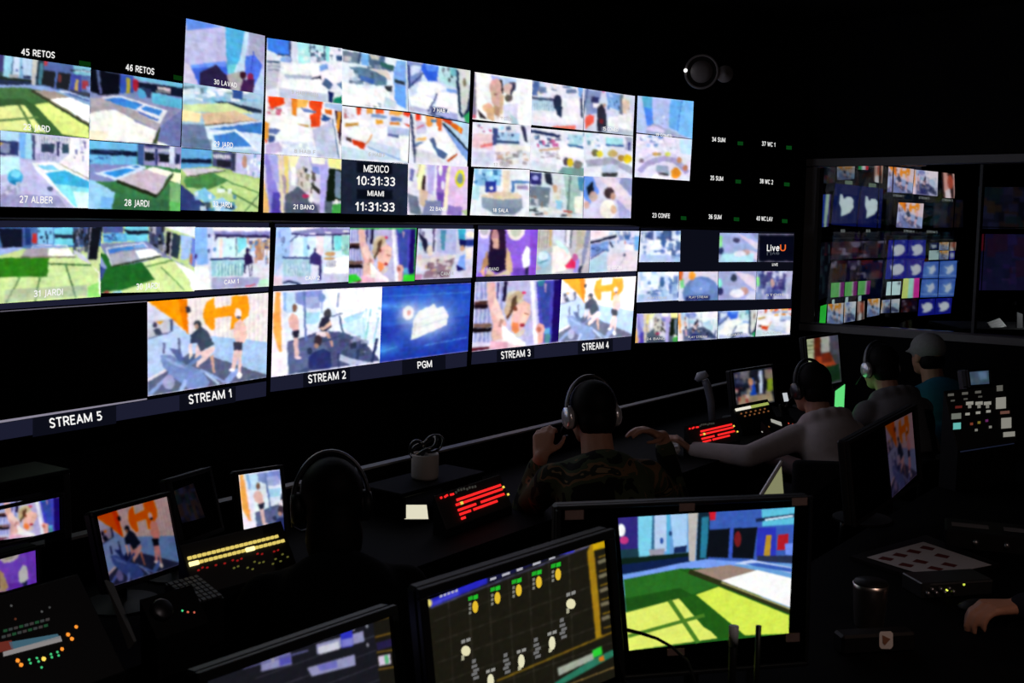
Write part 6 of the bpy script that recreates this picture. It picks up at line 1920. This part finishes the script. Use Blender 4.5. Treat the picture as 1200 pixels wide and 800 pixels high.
# gooseneck, stylus and white marker in front of the garden screen
bm = bmesh.new(); tube(bm, [at(735, 738, 1.98), at(752, 742, 1.97), at(770, 748, 1.96), at(788, 758, 1.95), at(806, 775, 1.94), at(815, 800, 1.93), at(820, 835, 1.92)], [.004, .0035, .003, .003, .003, .003, .004], 8)
o = mesh('gooseneck_cable', bm, BLACK, None, True); tag(o, 'thin black cable arching across the lower left of the garden screen', 'cable')
RODD = 1.93
def upright(name, label, px, top, r, material, foot=.022):
    p = at(px, top, RODD); q_ = Vector((p.x, p.y, DZ2)); r_ = thing(name, label, 'rod' if name == 'upright_rod' else 'marker', q_)
    bm = bmesh.new(); lathe(bm, [(0, 0), (foot, 0), (foot, .01), (r*1.3, .02), (0, .02)], 18); mesh('foot', bm, BLACK, r_)
    bm = bmesh.new(); tube(bm, [(0, 0, .015), (0, 0, (p.z-DZ2)*.6), p-q_], [r, r, r*1.25], 10); mesh('shaft', bm, BLACK if name == 'marker_pen' else material, r_, True)
    if name == 'marker_pen':
        bm = bmesh.new(); tube(bm, [p-q_-Vector((0, 0, .034)), p-q_+Vector((0, 0, .001))], [r*1.35, r*1.45], 10); mesh('cap', bm, material, r_, True)
upright('upright_rod', 'thin dark upright rod before the lower right of the garden screen', 889, 733, .0042, mat('rod_black', (.012, .014, .008), .4))
upright('marker_pen', 'short white marker pen before the grass of the garden screen', 860, 734, .0062, mat('marker_white', (.75, .75, .75), .4, 0, .4))

# wall fitting above the displays: ring, lens and pilot lamp
fc = at(822, 84, 6.1)
wf = thing('dome_camera', 'round grey wall camera with a bright pilot lamp above the wall displays', 'camera', frame(tuple(fc), -5, 6)); bpy.context.view_layer.update()
GREYM = mat('camera_grey', (.20, .18, .18), .7, 0, .4)
RX = Matrix.Rotation(math.pi/2, 4, 'X')
bm = bmesh.new(); lathe(bm, [(.082, .0), (.094, .0), (.094, .012), (.082, .012), (.082, .0)], 36, RX); mesh('ring', bm, GREYM, wf, True)
bm = bmesh.new(); lathe(bm, [(0, .022), (.03, .02), (.06, .006), (.06, 0), (0, 0)], 32, RX); mesh('dome', bm, GREYM, wf, True)
bm = bmesh.new(); lathe(bm, [(.0, -.02), (.095, -.02), (.095, -.002), (0, -.002)], 32, RX); mesh('backing', bm, BLACK, wf)
bm = bmesh.new(); lathe(bm, [(0, .012), (.01, .012), (.012, .004), (.046, .004), (.046, -.02), (0, -.02)], 28, Matrix.Translation((.127, 0, -.012)) @ RX); mesh('microphone', bm, GREYM, wf, True)
bm = bmesh.new(); box(bm, (.05, .25, 0), (.06, .48, .06), .01); mesh('arm', bm, BLACK, wf)
bm = bmesh.new(); bmesh.ops.create_icosphere(bm, subdivisions=2, radius=.011, matrix=Matrix.Translation((-.088, -.02, .006))); mesh('pilot_lamp', bm, emissive('pilot_white', (1, 1, 1), 1.2), wf, True)

# gooseneck console lamp, at the right end of the near desk just past the frame
gp = Vector((1.34, 1.95, DZ2))
gl_ = thing('console_lamp', 'small gooseneck console lamp at the near right end of the second desk', 'lamp', gp)
bm = bmesh.new(); lathe(bm, [(0, 0), (.05, 0), (.05, .02), (0, .03)], 20); mesh('base', bm, METAL, gl_)
bm = bmesh.new(); tube(bm, [(0, 0, .02), (.01, -.01, .25), (.01, -.02, .45), (-.02, .0, .56), (-.08, .06, .60), (-.13, .11, .585)], .006, 8); mesh('gooseneck', bm, METAL, gl_)
bm = bmesh.new(); lathe(bm, [(.012, .05), (.022, .045), (.034, -.02), (.031, -.02), (.018, .04)], 20, Matrix.Translation((-.15, .13, .575)) @ Matrix.Rotation(.9, 4, Vector((.65, .75, 0)))); mesh('shade', bm, METAL, gl_)
cl = bpy.data.lights.new('lamp_light', 'SPOT'); cl.energy = 2.0; cl.spot_size = 2.2; cl.spot_blend = .8; cl.shadow_soft_size = .02; cl.color = (1, .62, .45)
co_ = bpy.data.objects.new('lamp_light', cl); COL.objects.link(co_); co_.parent = gl_; co_.location = (-.165, .145, .56)
co_.rotation_euler = Vector((.35, -2.6, .55)).normalized().to_track_quat('Z', 'Y').to_euler()

# black rack unit with two grey label plates, behind the printed sheet
ru = thing('rack_unit', 'low black unit with two dim grey label plates behind the printed sheet', 'unit', Matrix.Translation(on_desk2(1165, 640)) @ Matrix.Rotation(-.35, 4, 'Z')); bpy.context.view_layer.update()
bm = bmesh.new(); box(bm, (0, 0, .03), (.30, .16, .06), .005); mesh('body', bm, BLACK, ru)
GRL = mat('grey_label', (.22, .22, .23), .7, 0, .2)
for cx, w in ((-.075, .11), (.055, .06)):
    bm = bmesh.new(); box(bm, (cx, 0, .0605), (w, .045, .001)); mesh('label_plate', bm, GRL, ru)
for cx in (-.06, .03):
    bm = bmesh.new(); lathe(bm, [(0, 0), (.010, 0), (.008, .016), (0, .016)], 14, Matrix.Translation((cx, -.08, .03)) @ Matrix.Rotation(math.pi/2, 4, 'X')); mesh('knob', bm, ALU, ru, True)
# unseen ceiling light, added over the camera aisle to brighten the operators' backs
dl = thing('added_downlight', 'added dim warm downlight that brightens the operators from behind, out of view above the frame', 'lamp', Vector((1.3, .8, 2.9)))
bm = bmesh.new(); lathe(bm, [(.09, .10), (.09, .0), (.075, -.004), (.070, .0), (.060, .06), (0, .07)], 28); mesh('housing', bm, METAL, dl, True)
bm = bmesh.new(); lathe(bm, [(0, .05), (.03, .045), (.035, .03), (.02, .012), (0, .008)], 20); mesh('bulb', bm, emissive('bulb_glow', (1, .8, .7), 4.0), dl, True)
dd = bpy.data.lights.new('lamp_light', 'SPOT'); dd.energy = 16; dd.spot_size = 2.7; dd.spot_blend = .6; dd.shadow_soft_size = .03; dd.color = (1, .82, .78)
do_ = bpy.data.objects.new('lamp_light', dd); COL.objects.link(do_); do_.parent = dl; do_.location = (0, 0, -.01); do_.rotation_euler = Vector((-.0, -.85, .65)).normalized().to_track_quat('Z', 'Y').to_euler()
# ---------------------------------------------------------------- people
FACE = -TOCAM; RIGHT = ROW.copy(); ZUP = Vector((0, 0, 1))
SKIN = mat('skin', (.42, .21, .14), .55, 0, .35, (60, .1)); HAIR = mat('dark_hair', (.004, .003, .003), .6, 0, .1, (120, .5)); HAIRG = mat('grey_hair', (.30, .29, .30), .6, 0, .3, (150, .5))
DENIM = mat('dark_trousers', (.012, .013, .018), .85, 0, .2, (90, .3)); SHOE = mat('dark_shoe', (.012, .012, .012), .6)

def capsule(bm, a, b, ra, rb, seg=12, n=4):
    a, b = Vector(a), Vector(b); d = b-a; L = d.length
    if L < 1e-6: d = Vector((0, 0, 1))
    d = d.normalized(); x = d.orthogonal().normalized(); y = d.cross(x); rings = []
    for k in range(n+1):
        t = math.pi/2*k/n; rings.append((a-d*ra*math.cos(t), ra*math.sin(t)))
    for k in range(n+1):
        t = math.pi/2*k/n; rings.append((b+d*rb*math.sin(t), rb*math.cos(t)))
    R = []
    for c, r in rings:
        R.append([bm.verts.new(c)] if r < 1e-6 else [bm.verts.new(c+(x*math.cos(2*math.pi*j/seg)+y*math.sin(2*math.pi*j/seg))*r) for j in range(seg)])
    for A, B in zip(R, R[1:]):
        for j in range(seg):
            f = [A[j % len(A)], A[(j+1) % seg % len(A)], B[(j+1) % seg % len(B)], B[j % len(B)]]; f = [v for i, v in enumerate(f) if v not in f[:i]]
            if len(f) > 2: bm.faces.new(f)

def ball(bm, c, axes, radii):
    """ellipsoid: centre, three axis vectors, three radii"""
    M = Matrix((axes[0]*radii[0], axes[1]*radii[1], axes[2]*radii[2])).transposed().to_4x4(); M.translation = c
    bmesh.ops.create_icosphere(bm, subdivisions=3, radius=1.0, matrix=M)

def fuse(name, bm, voxel, material, parent, smooth=5):
    """one continuous skin round the overlapping volumes"""
    me = bpy.data.meshes.new(name); bm.to_mesh(me); bm.free(); ob = bpy.data.objects.new(name, me); COL.objects.link(ob)
    r = ob.modifiers.new('r', 'REMESH'); r.mode = 'VOXEL'; r.voxel_size = voxel
    sm = ob.modifiers.new('s', 'SMOOTH'); sm.iterations = smooth; sm.factor = .5
    dg = bpy.context.evaluated_depsgraph_get(); dg.update(); new = bpy.data.meshes.new_from_object(ob.evaluated_get(dg)); bpy.data.objects.remove(ob); bpy.data.meshes.remove(me)
    new.name = name; new.materials.clear(); new.materials.append(material); new.polygons.foreach_set('use_smooth', [True]*len(new.polygons))
    o = bpy.data.objects.new(name, new); COL.objects.link(o); o.parent = parent; o.matrix_parent_inverse = parent.matrix_world.inverted(); return o

def bend(a, b, l1, l2, pole):
    """elbow or knee between a and b, bent towards pole; also the reachable end"""
    d = b-a; L = min(d.length, (l1+l2)*.985); d.normalize(); b = a+d*L
    k = (l1*l1-l2*l2+L*L)/(2*L); h = math.sqrt(max(0, l1*l1-k*k)); p = (Vector(pole)-a); p = (p-d*p.dot(d)).normalized()
    return a+d*k+p*h, b

def hand(bm, w, d, n, side, curl=.6):
    """palm, four fingers of unequal length and a thumb; d towards the fingers, n out of the back of the hand"""
    d = d.normalized(); n = (n-d*n.dot(d)).normalized(); x = d.cross(n)*side   # x towards the thumb
    for k, (o, l) in enumerate(((.030, .078), (.010, .088), (-.010, .082), (-.029, .064))):
        base = w+d*(.088-.006*abs(k-1))+x*o
        capsule(bm, w+d*.012+x*o*.55, base, .0155, .0125)
        p, a = base, 0.0; dd = d
        for j, f in enumerate((.46, .30, .24)):
            a += curl*(.75, .9, .6)[j]; dd = d*math.cos(a)-n*math.sin(a); q = p+dd*l*f; capsule(bm, p, q, .0095-.0008*j, .0088-.0008*j, 10, 3); p = q
    t0 = w+d*.025+x*.026-n*.006; t1 = t0+(d*.6+x*.75-n*.35).normalized()*.042; t2 = t1+(d*.85+x*.25-n*.45).normalized()*.030; t3 = t2+(d*.9-n*.4).normalized()*.022
    capsule(bm, w+d*.012+x*.012, t0, .014, .013); capsule(bm, t0, t1, .0125, .0105); capsule(bm, t1, t2, .0105, .009); capsule(bm, t2, t3, .009, .0078)

def person(label, H, pelvis, hands, shirt, face=None, hair=HAIR, hood=False, cap=None, beard=False, tilt=.25, scale=1.0, sleeve=.94, long_hair=False, body_dir=None):
    """seated figure: H centre of the head, pelvis centre, hands = (left wrist, left fingers dir, left elbow pole), (right ...)"""
    f = (face or FACE).normalized(); rt = f.cross(ZUP).normalized()
    bf = (body_dir or f).normalized(); br = bf.cross(ZUP).normalized()
    root = thing('person', label, 'person', Vector((pelvis.x, pelvis.y, 0)), 'operators at the desks'); bpy.context.view_layer.update()
    fw = (f*math.cos(tilt)-ZUP*math.sin(tilt)); up = rt.cross(fw).normalized()
    neck = H-up*.12-fw*.035; chest = neck.lerp(pelvis, .36)-ZUP*0; base_n = neck-(neck-pelvis).normalized()*.075
    spine = (base_n-pelvis).normalized(); lowb = pelvis.lerp(base_n, .38)-bf*.035; chest = pelvis.lerp(base_n, .70)-bf*.045
    shc = base_n-spine*.045; back = -(br.cross(spine)); back = back if back.dot(bf) < 0 else -back
    sh = {-1: shc-br*.175, 1: shc+br*.175}
    body, top = bmesh.new(), bmesh.new()
    # head: skull, face, jaw, nose, ears, brow, lips, eyes
    A = (rt, fw, up)
    ball(body, H+up*.018-fw*.012, A, (.074, .094, .090)); ball(body, H-up*.030+fw*.020, A, (.062, .070, .080)); ball(body, H-up*.078+fw*.045, A, (.042, .040, .030))
    capsule(body, H+fw*.088+up*.012, H+fw*.108-up*.022, .008, .013, 8, 3); ball(body, H+fw*.083-up*.052, A, (.024, .012, .008))
    for s in (-1, 1):
        ball(body, H+rt*s*.073-fw*.012-up*.012, A, (.010, .020, .032)); ball(body, H+rt*s*.030+fw*.072+up*.006, A, (.014, .012, .011)); capsule(body, H+rt*s*.012+fw*.086+up*.026, H+rt*s*.045+fw*.074+up*.024, .007, .006, 8, 3)
    capsule(body, H-up*.05-fw*.03, base_n, .056, .062); capsule(body, base_n, chest, .07, .10); capsule(body, chest, pelvis, .10, .10)
    # torso and sleeves
    S = (br, back, spine)
    ball(top, chest+spine*.03, S, (.178, .115, .17)); ball(top, lowb, S, (.160, .112, .16)); ball(top, pelvis+ZUP*.03, (br, bf, ZUP), (.172, .125, .12))
    capsule(top, sh[-1], sh[1], .066, .066); capsule(top, base_n+spine*.012, shc-br*.15, .055, .062); capsule(top, base_n+spine*.012, shc+br*.15, .055, .062)
    for s, hd in zip((-1, 1), hands):
        w, fd, pole = Vector(hd[0]), Vector(hd[1]), Vector(hd[2]); el, w = bend(sh[s], w, .285, .255, pole)
        capsule(top, sh[s], el, .063, .050); capsule(top, el, el.lerp(w, sleeve), .052, .038)
        capsule(body, sh[s], el, .045, .040); capsule(body, el, w, .040, .027)
        nrm = (hd[3] if len(hd) > 3 else ZUP); hand(body, w, fd, Vector(nrm), -s if s == 1 else 1, hd[4] if len(hd) > 4 else .55)
    if hood:
        for k in range(9):
            a = -2.0+k*.5; p = base_n+back*(.035+.055*math.cos(a))+br*.105*math.sin(a)+spine*.015; ball(top, p, S, (.045, .042, .045))
    fuse('body', body, .0062, SKIN, root, 4); fuse('shirt', top, .011, shirt, root, 5)
    legs = bmesh.new(); shoes = bmesh.new(); ball(legs, pelvis-ZUP*.02, (br, bf, ZUP), (.165, .13, .105))
    for s in (-1, 1):
        hip = pelvis+br*s*.085-ZUP*.03; an = Vector((pelvis.x, pelvis.y, 0))+bf*.40+br*s*.13+ZUP*.10; kn, _ = bend(hip, an, .43, .42, hip+bf*1.0+ZUP*.9)
        capsule(legs, hip, kn, .088, .060); capsule(legs, kn, an, .058, .042)
        capsule(shoes, an-ZUP*.058-bf*.03, an-ZUP*.062+bf*.15, .040, .034); capsule(shoes, an, an-ZUP*.05, .042, .042)
    fuse('trousers', legs, .013, DENIM, root); fuse('shoes', shoes, .010, SHOE, root)
    hb = bmesh.new()
    if cap is None:
        ball(hb, H+up*.030-fw*.026, A, (.083, .094, .090)); ball(hb, H-up*.030-fw*.050, A, (.070, .060, .070))
        if long_hair: ball(hb, H-up*.09-fw*.065, A, (.075, .05, .10))
        if beard: ball(hb, H-up*.075+fw*.035, A, (.058, .052, .035))
        o = fuse('hair', hb, .008, hair, root, 3)
    else:
        ball(hb, H-up*.030-fw*.045, A, (.072, .062, .068)); fuse('hair', hb, .008, HAIR, root, 3)
        cb_ = bmesh.new(); ball(cb_, H+up*.040-fw*.012, A, (.088, .104, .086)); capsule(cb_, H+up*.030+fw*.06, H+up*.016+fw*.115, .055, .045)
        for v in cb_.verts:
            r = v.co-H
            if r.dot(fw) > .085: v.co -= up*(r.dot(up)-.022)*.8
        fuse('cap', cb_, .007, cap, root, 3)
    return dict(H=H, rt=rt, fw=fw, up=up, root=root, bf=bf)

def headset(pn, label, cup=BLACK, band=METAL, mic=True):
    H, rt, fw, up = pn['H'], pn['rt'], pn['fw'], pn['up']
    M = Matrix(((rt.x, fw.x, up.x, H.x), (rt.y, fw.y, up.y, H.y), (rt.z, fw.z, up.z, H.z), (0, 0, 0, 1)))
    r = thing('headset', label, 'headset', M, 'headsets worn by the operators')
    bm = bmesh.new()
    pts = [Vector((.100*math.cos(a), -.012, -.005+.138*math.sin(a))) for a in np.linspace(-.02, math.pi+.02, 26)]
    tube(bm, pts, .0065, 8)
    for v in bm.verts: v.co.y = -.012+(v.co.y+.012)*2.0
    mesh('headband', bm, band, r, True)
    for s in (-1, 1):
        bm = bmesh.new(); lathe(bm, [(0, 0), (.030, 0), (.036, .006), (.036, .020), (.030, .028), (0, .030)], 24, Matrix.Translation((s*.078, -.010, -.012)) @ Matrix.Rotation(s*math.pi/2, 4, 'Y') @ Matrix.Diagonal((1.15, .95, 1, 1))); mesh('ear_cup', bm, cup, r, True)
        bm = bmesh.new(); lathe(bm, [(.016, -.006), (.034, -.006), (.038, .002), (.030, .006)], 24, Matrix.Translation((s*.078, -.010, -.012)) @ Matrix.Rotation(s*math.pi/2, 4, 'Y') @ Matrix.Diagonal((1.15, .95, 1, 1))); mesh('ear_pad', bm, BLACK, r, True)
    if mic:
        bm = bmesh.new(); tube(bm, [(-.104, .0, -.03), (-.100, .05, -.06), (-.075, .10, -.075), (-.045, .122, -.072)], [.0035, .003, .003, .006], 8); mesh('microphone_boom', bm, BLACK, r, True)
    return r

CHAIRM = mat('chair_fabric', (.010, .010, .011), .9, 0, .15, (90, .4))
def chair(label, P, zb=.68, bf=None):
    """low-backed operator's chair under a pelvis position"""
    bf = bf or FACE; yaw = math.degrees(math.atan2(-bf.x, bf.y)); r = thing('office_chair', label, 'chair', Matrix.Translation((P.x, P.y, 0)) @ Matrix.Rotation(math.radians(yaw), 4, 'Z'), 'operators\' low-backed chairs')
    bm = bmesh.new(); box(bm, (0, 0, .405), (.46, .44, .07), .03, None, 3); mesh('seat', bm, CHAIRM, r, True)
    bm = bmesh.new(); box(bm, (0, -.25, (zb+.44)/2), (.42, .05, zb-.44), .022, None, 3)
    for v in bm.verts: v.co.y += -.25*v.co.x*v.co.x*-1.2
    mesh('backrest', bm, CHAIRM, r, True)
    bm = bmesh.new(); tube(bm, [(0, -.10, .37), (0, -.24, .38), (0, -.275, .46), (0, -.28, .55)], .014, 8); mesh('back_bracket', bm, METAL, r, True)
    bm = bmesh.new(); tube(bm, [(0, 0, .06), (0, 0, .37)], .024, 12); mesh('gas_lift', bm, METAL, r, True)
    for k in range(5):
        a = 2*math.pi*k/5+.3; bm = bmesh.new(); tube(bm, [(0, 0, .085), (.27*math.cos(a), .27*math.sin(a), .065)], [.022, .014], 8); mesh('base_leg', bm, METAL, r, True)
        bm = bmesh.new(); bmesh.ops.create_uvsphere(bm, u_segments=12, v_segments=8, radius=.027, matrix=Matrix.Translation((.27*math.cos(a), .27*math.sin(a), .028))); mesh('caster', bm, BLACK, r, True)
    return r

def camo_material():
    m = mat('camouflage_cloth', (.02, .02, .015), .9, 0, .15); nt = m.node_tree; b = nt.nodes['Principled BSDF']
    tc = nt.nodes.new('ShaderNodeTexCoord'); n1 = nt.nodes.new('ShaderNodeTexNoise'); n1.inputs['Scale'].default_value = 9; n1.inputs['Detail'].default_value = 2.5; n1.inputs['Distortion'].default_value = .8
    r = nt.nodes.new('ShaderNodeValToRGB'); r.color_ramp.interpolation = 'CONSTANT'; e = r.color_ramp.elements
    e[0].position = 0; e[0].color = (.006, .006, .005, 1); e[1].position = .44; e[1].color = (.045, .058, .030, 1)
    for p, c in ((.54, (.15, .09, .045, 1)), (.60, (.02, .022, .016, 1)), (.68, (.19, .135, .075, 1))):
        k = e.new(p); k.color = c
    nt.links.new(tc.outputs['Object'], n1.inputs['Vector']); nt.links.new(n1.outputs['Fac'], r.inputs['Fac']); nt.links.new(r.outputs['Color'], b.inputs['Base Color']); return m

def seat_for(H, d, back=.36, side=0.0, z=.53): d = d.normalized(); return Vector((H.x, H.y, 0))-d*back+d.cross(ZUP)*side+Vector((0, 0, z))

D1, D2, D3, D4, D5 = [Vector(v).normalized() for v in ((-.25, .97, 0), (-.25, .97, 0), (-.45, .89, 0), (-.40, .92, 0), (-.3, .95, 0))]
# first operator from the left: only a silhouette with a thin headband
H1 = at(388, 588, 2.95); P1 = seat_for(H1, D1, .34)
a1 = person('person in black with a thin headset band, dark silhouette left of centre', H1, P1, ((at(264, 672, 2.92), FACE*.8-RIGHT*.35-ZUP*.1, at(285, 1000, 2.7)), (at(470, 700, 3.0), FACE-ZUP*.3, at(520, 1000, 2.9))), mat('black_cloth', (.004, .004, .0045), .95, 0, .05, (60, .3)), face=D1, long_hair=True)
headset(a1, 'thin headband headset on the dark silhouette left of centre', BLACK, METAL)
chair('low-backed chair under the dark silhouette left of centre', P1, bf=D1)
# second: camouflage jacket, left hand at the chin, right hand raised
H2 = at(692, 484, 3.98); P2 = seat_for(H2, D2, .30, -.02)
a2 = person('person in a camouflage jacket with a headset, hand at the chin', H2, P2, ((at(634, 535, 3.95), FACE*.2+RIGHT*.45+ZUP*.8, at(630, 1000, 3.75), -FACE*.3-RIGHT*.8, .75), (at(776, 512, 4.1), -RIGHT*.7+FACE*.35+ZUP*.35, at(800, 800, 4.0), ZUP, .5)), camo_material(), face=Vector((-.36, .93, 0)), body_dir=D2, sleeve=.84)
SILV = mat('silver_cup', (.75, .75, .8), .25, .6, .5)
headset(a2, 'headset with a bright left cup on the person in camouflage', SILV, METAL)
chair('low-backed chair under the person in camouflage', P2, bf=D2)
# third: pale grey hoodie leaning over the red keypad
H3 = at(949, 454, 5.22); P3 = seat_for(H3, D3, .32, -.10)
GREYH = mat('grey_fleece', (.48, .41, .41), .95, 0, .1, (45, .12))
a3 = person('person in a pale grey hoodie with a headset, leaning over a red lit keypad', H3, P3, ((at(810, 526, 5.0), FACE*.6-RIGHT*.3+ZUP*.45, at(880, 660, 4.1), ZUP, .7), (at(884, 528, 5.32), FACE*.7-RIGHT*.35-ZUP*.2, at(960, 720, 5.3), ZUP, .5)), GREYH, face=D3, hood=True)
headset(a3, 'black headset with small bright studs on the person in the grey hoodie', METAL, BLACK)
chair('low-backed chair under the person in the grey hoodie', P3-Vector((.03, 0, 0)), .77, bf=Vector((.10, .99, 0)))
# fourth: dark grey hoodie
H4 = at(1030, 430, 5.72); P4 = seat_for(H4, D4, .32, -.02)
a4 = person('person in a dark grey hoodie with a silver headset cup, right of the pale hoodie', H4, P4, ((at(978, 482, 5.95), D4*.8-ZUP*.2, at(990, 640, 5.5)), (at(1030, 480, 6.1), D4*.8-ZUP*.2, at(1090, 640, 5.8))), mat('dark_grey_fleece', (.13, .125, .13), .95, 0, .1, (45, .15)), face=D4, hood=True)
headset(a4, 'headset with a tall silver cup on the person in the dark grey hoodie', SILV, METAL)
chair('low-backed chair under the person in the dark grey hoodie', P4, bf=D4)
# fifth: grey cap and teal shirt, farthest right in the front row
H5 = at(1086, 416, 6.10); P5 = seat_for(H5, D5, .26, .02)
a5 = person('person in a grey cap and teal shirt, farthest along the front desk', H5, P5, ((at(1055, 466, 6.35), D5*.8-ZUP*.2, at(1050, 640, 6.0)), (at(1105, 466, 6.4), D5*.8-ZUP*.2, at(1160, 640, 6.2))), mat('teal_cloth', (.02, .13, .20), .9, 0, .15, (40, .15)), face=D5, cap=mat('grey_cap_cloth', (.24, .24, .24), .9, 0, .1, (70, .2)), tilt=.1)
chair('low-backed chair under the person in the grey cap', P5, bf=D5)
# sixth: sits past the right edge of the frame, the left hand rests on a mouse
H6 = Vector((1.72, 2.66, 1.22)); P6 = seat_for(H6, FACE, .30)
w6 = on_desk2(1186, 712, .795)
a6 = person('person past the right edge, only the hand on a dark mouse is in view', H6, P6, ((w6, -RIGHT*.62+FACE*.6+ZUP*.02, Vector((1.55, 2.3, .6)), ZUP, .75), (P6+RIGHT*.25+FACE*.42+ZUP*.22, FACE, P6+RIGHT*.6, ZUP, .5)), mat('navy_cloth', (.010, .011, .018), .9, 0, .1), face=FACE)
chair('low-backed chair past the right edge of the frame', P6)
pc_ = on_desk2(1148, 716, DZ2)
ph = thing('computer_mouse', 'dark mouse with a pale strip under the hand at the right edge', 'mouse', Matrix.Translation((pc_.x, pc_.y, DZ2)) @ Matrix.Rotation(.9, 4, 'Z')); bpy.context.view_layer.update()
bm = bmesh.new(); bmesh.ops.create_uvsphere(bm, u_segments=24, v_segments=14, radius=1.0)
for v in bm.verts: v.co = Vector((v.co.x*.033, v.co.y*.058, max(0, v.co.z)*.034*(1-.25*v.co.y)))
mesh('body', bm, BLACK, ph, True)
bm = bmesh.new(); box(bm, (-.012, -.047, .012), (.036, .004, .010), .001, Matrix.Rotation(-.2, 4, 'X')); mesh('pale_strip', bm, mat('strip_white', (.75, .7, .66), .5), ph)
